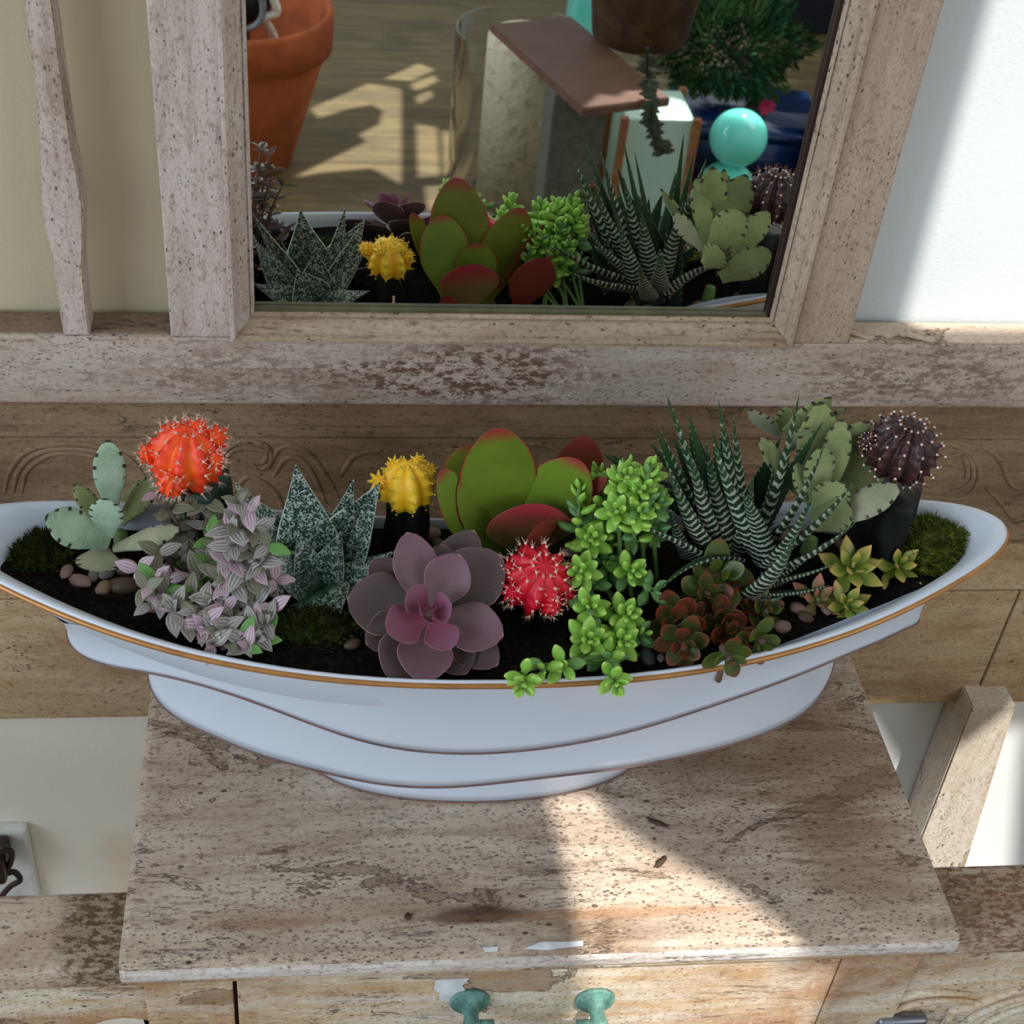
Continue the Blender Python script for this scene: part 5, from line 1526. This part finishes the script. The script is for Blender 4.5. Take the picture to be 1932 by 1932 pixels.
# trailing sprig over the table edge
tp_ = thing('trailing_sprig', 'thin dark trailing sprig hanging from the clay pot over the table edge', 'plant', RZ(1225, 130, zt_))
sp_pts = spline([RZ(1222, 90, zt_ + .10), RZ(1222, 150, zt_ + .03), RY(1230, 190, cs[2].y + .04), RY(1228, 230, cs[2].y + .04), RY(1242, 265, cs[2].y + .04), RY(1252, 290, cs[2].y + .04)], 8)
tube('stem', sp_pts, .0025, m_dstem, tp_, 6)
m_dl = plain('dark_trailing_leaf', lin(52, 58, 34), .6)
tlv = leaf_mesh('leaf', 1.0, .5, .08, pr_tra, nu=6, nv=2)
tlv.materials.append(m_dl)
for i in range(2, len(sp_pts) - 1):
    for s_ in (-1, 1):
        d = Vector((s_ * rnd.uniform(.4, 1), rnd.uniform(-.5, .5), rnd.uniform(-.8, .2))).normalized()
        link('leaf', tlv, m_dl, tp_, frame(sp_pts[i], sp_pts[i] + d, (0, 1, .5)) @ Matrix.Scale(rnd.uniform(.014, .024), 4))

# bonsai in a blue pot
m_blue = plain('cobalt_glaze', lin(22, 46, 96), .18, .6, .15, 12)
bf = RZ(1385, 318, ZF)
bb = thing('bonsai', 'bushy dark green dwarf conifer in a rectangular cobalt-blue pot, seen in the mirror', 'bonsai', bf)
def frustum(name, c, a0, b0, a1, b1, z0, z1, mat, parent, rotz=0.0):
    bm = bmesh.new()
    vv = []
    for (a, b, z) in ((a0, b0, z0), (a1, b1, z1)):
        for sx, sy in ((-1, -1), (1, -1), (1, 1), (-1, 1)):
            vv.append(bm.verts.new((sx * a, sy * b, z)))
    for f in ((3, 2, 1, 0), (4, 5, 6, 7), (0, 1, 5, 4), (1, 2, 6, 5), (2, 3, 7, 6), (3, 0, 4, 7)): bm.faces.new([vv[i] for i in f])
    bmesh.ops.bevel(bm, geom=bm.edges[:], offset=.006, segments=3, affect='EDGES')
    return link(name, to_mesh(bm, name), mat, parent, Matrix.Translation(c) @ Matrix.Rotation(rotz, 4, 'Z'))
zp = RY(1365, 222, bf.y).z - ZF
frustum('pot_body', bf, .115, .085, .150, .115, 0.0, zp, m_blue, bb, .12)
frustum('pot_rim', bf, .158, .122, .160, .124, zp, zp + .025, m_blue, bb, .12)
frustum('pot_panel', bf + Vector((0.012, .100, .0)), .085, .006, .10, .008, zp * .3, zp * .78, m_blue, bb, .12)
fo = RY(1378, 85, bf.y - .02)
tube('trunk', spline([bf + Vector((0, 0, zp)), bf + Vector((.02, 0, zp + .06)), fo], 5), .02, plain('bark', lin(70, 54, 40), .8), bb, 8, .01)
bm = bmesh.new()
for i in range(5200):
    v = Vector((rnd.gauss(0, 1), rnd.gauss(0, 1), rnd.gauss(0, 1))).normalized()
    k = .72 + .35 * noise.noise(v * 2.2) + rnd.uniform(-.16, .10)
    p = fo + Vector((v.x * .185 * k, v.y * .15 * k, v.z * .135 * k))
    d = (v + Vector((rnd.uniform(-1, 1), rnd.uniform(-1, 1), rnd.uniform(-.4, 1))) * .6).normalized()
    s = d.orthogonal().normalized() * .0022
    L = rnd.uniform(.014, .032)
    q = p + d * L
    bm.faces.new([bm.verts.new(p - s), bm.verts.new(p + s), bm.verts.new(p.lerp(q, .6) + s * 1.5), bm.verts.new(q), bm.verts.new(p.lerp(q, .6) - s * 1.5)])
cf = NT('conifer_green', .7, .2)
cf.col(cf.mix(cf.ramp(cf.noise(cf.coord(), 12, 4), .35, .7), lin(34, 74, 46), lin(84, 112, 60)))
o = link('foliage', to_mesh(bm, 'foliage'), cf.m, bb); o['kind'] = 'stuff'
rf = RY(1445, 200, bf.y + .11)
rfl = thing('red_bloom', 'small magenta flower at the front of the blue bonsai pot', 'flower', rf)
for k in range(9):
    a = k * 2.4
    d = Vector((math.cos(a), .4, math.sin(a)))
    pl_ = leaf_mesh('petal', .022, .012, .002, pr_tra, nu=6, nv=2)
    link('petal', pl_, plain('magenta_petal', lin(196, 30, 84), .6) if k == 0 else bpy.data.materials['magenta_petal'], rfl, frame(rf, rf + d, (0, 1, 0)))
tube('stem', [rf, rf + Vector((-.01, -.01, -.05))], .002, m_gstem, rfl)

# aqua glass balls
m_aqua = NT('aqua_glass', .12, .6)
m_aqua.col(m_aqua.mix(m_aqua.ramp(m_aqua.noise(m_aqua.coord(), 9, 3), .3, .7), lin(118, 246, 228), lin(140, 250, 236)))
m_aqua.b.inputs['Subsurface Weight'].default_value = .3
m_aqua.b.inputs['Subsurface Radius'].default_value = (.03, .06, .06)
m_aqua = m_aqua.m
def ball(name, c, r, label):
    bm = bmesh.new(); bmesh.ops.create_uvsphere(bm, u_segments=40, v_segments=24, radius=r)
    o = link(name, to_mesh(bm, name), m_aqua, None, Matrix.Translation(c))
    tag(o, label, 'glass ball', 'aqua glass balls')
    return o
b1 = RZ(1368, 362, ZF + .066)
ball('glass_ball', Vector((b1.x, b1.y, ZF + .066)), .066, 'lower aqua glass ball on the floor, half hidden behind the fuzzy plant reflection')
b2 = Vector(b1); b2 = RY(1391, 268, b1.y)
dv = (b2 - Vector((b1.x, b1.y, ZF + .066)))
b2 = Vector((b1.x, b1.y, ZF + .066)) + dv.normalized() * (.066 + .0605)
ball('glass_ball', b2, .0605, 'upper aqua glass ball resting on another, before the blue pot')
sun_on_later = (b2,)
# frosted glass lantern
lf = RZ(1205, 385, ZF)
ln_ = thing('frosted_lantern', 'square lantern with frosted mint glass between blue pot and tall glass', 'lantern', lf)
m_frost = NT('frosted_mint_glass', .3, .5)
m_frost.col(m_frost.mix(m_frost.ramp(m_frost.noise(m_frost.coord(), 8, 3), .3, .7), lin(214, 238, 226), lin(190, 226, 212)))
lt = RY(1205, 195, lf.y).z
box('glass_body', lf.x - .072, lf.x + .072, lf.y - .072, lf.y + .072, ZF + .01, lt, m_frost.m, ln_, .006)
m_lw = plain('tan_lantern_wood', lin(166, 110, 72), .6)
for sx in (-1, 1):
    for sy in (-1, 1):
        box('corner_post', lf.x + sx * .076 - .008, lf.x + sx * .076 + .008, lf.y + sy * .076 - .008, lf.y + sy * .076 + .008, ZF, lt + .004, m_lw, ln_, .002)
# aqua tumbler and bottle
a1 = RZ(1060, 300, ZF)
tum = lathe('tumbler', [(0, 0), (.028, 0), (.042, .16), (.038, .16), (.026, .01), (0, .01)], m_aqua, None, 32, Matrix.Translation(a1))
tag(tum, 'small aqua tumbler on the floor beside the tall glass', 'tumbler')
a2 = RZ(1112, 60, ZF)
blk = box('aqua_box', a2.x - .06, a2.x + .06, a2.y - .06, a2.y + .06, ZF, ZF + .12, m_aqua, None, .01)
tag(blk, 'aqua box on the floor behind the side table, at the mirror top', 'box')
a3 = RZ(1540, 375, ZF)
bt = lathe('bottle', [(0, 0), (.045, 0), (.05, .02), (.05, .2), (.02, .26), (.018, .32), (.014, .32), (.014, .26), (0, .25)], plain('dark_green_bottle_glass', lin(22, 58, 48), .1, .6), None, 32, Matrix.Translation(a3))
tag(bt, 'dark green bottle at the right edge of the mirror', 'bottle')
a4 = RZ(1545, 40, ZF)
cb = box('navy_chest', a4.x - .12, a4.x + .30, a4.y - .25, a4.y + .1, ZF, ZF + .3, plain('navy_paint', lin(26, 32, 44), .5), None, .01)
tag(cb, 'dark navy chest behind the dwarf conifer, at the upper right of the mirror', 'chest')

# sun openings for the pieces above
sun_on([cs[1], cs[1].lerp(cs[2], .5), cs[2], RZ(1240, 152, zt_), RZ(1205, 150, zt_), RZ(1195, 165, zt_), RZ(1165, 182, zt_), RZ(1130, 178, zt_)])
def disc(c, r, n=14):
    u_ = SUN.cross(Vector((0, 0, 1))).normalized(); v_ = SUN.cross(u_).normalized()
    return [c + (u_ * math.cos(2 * PI * k / n) + v_ * math.sin(2 * PI * k / n)) * r for k in range(n)]
HEXTRA.append([TX(p) for p in disc(b2, .055)])
HEXTRA.append([TX(p) for p in disc(Vector((lf.x, lf.y + .08, lt - .09)), .055)])
def build_ceiling():
    allh = holes + HEXTRA
    outer = [(-2.6, -4.8), (2.3, -4.8), (2.3, YB + .1), (-2.6, YB + .1)]
    polys = [[Vector((a, b, 0)) for a, b in outer]] + [[Vector((a, b, 0)) for a, b in h] for h in allh]
    tris = tessellate_polygon(polys)
    flat = [v for p in polys for v in p]
    me = mesh('ceiling', [(v.x, v.y, ZC) for v in flat], [tuple(t) for t in tris], False)
    o = link('ceiling', me, plain('ceiling_paint', lin(225, 225, 220), 0.8, 0.2, 0.04, 5))
    o['kind'] = 'structure'
    md_ = o.modifiers.new('thickness', 'SOLIDIFY'); md_.thickness = .006
build_ceiling()
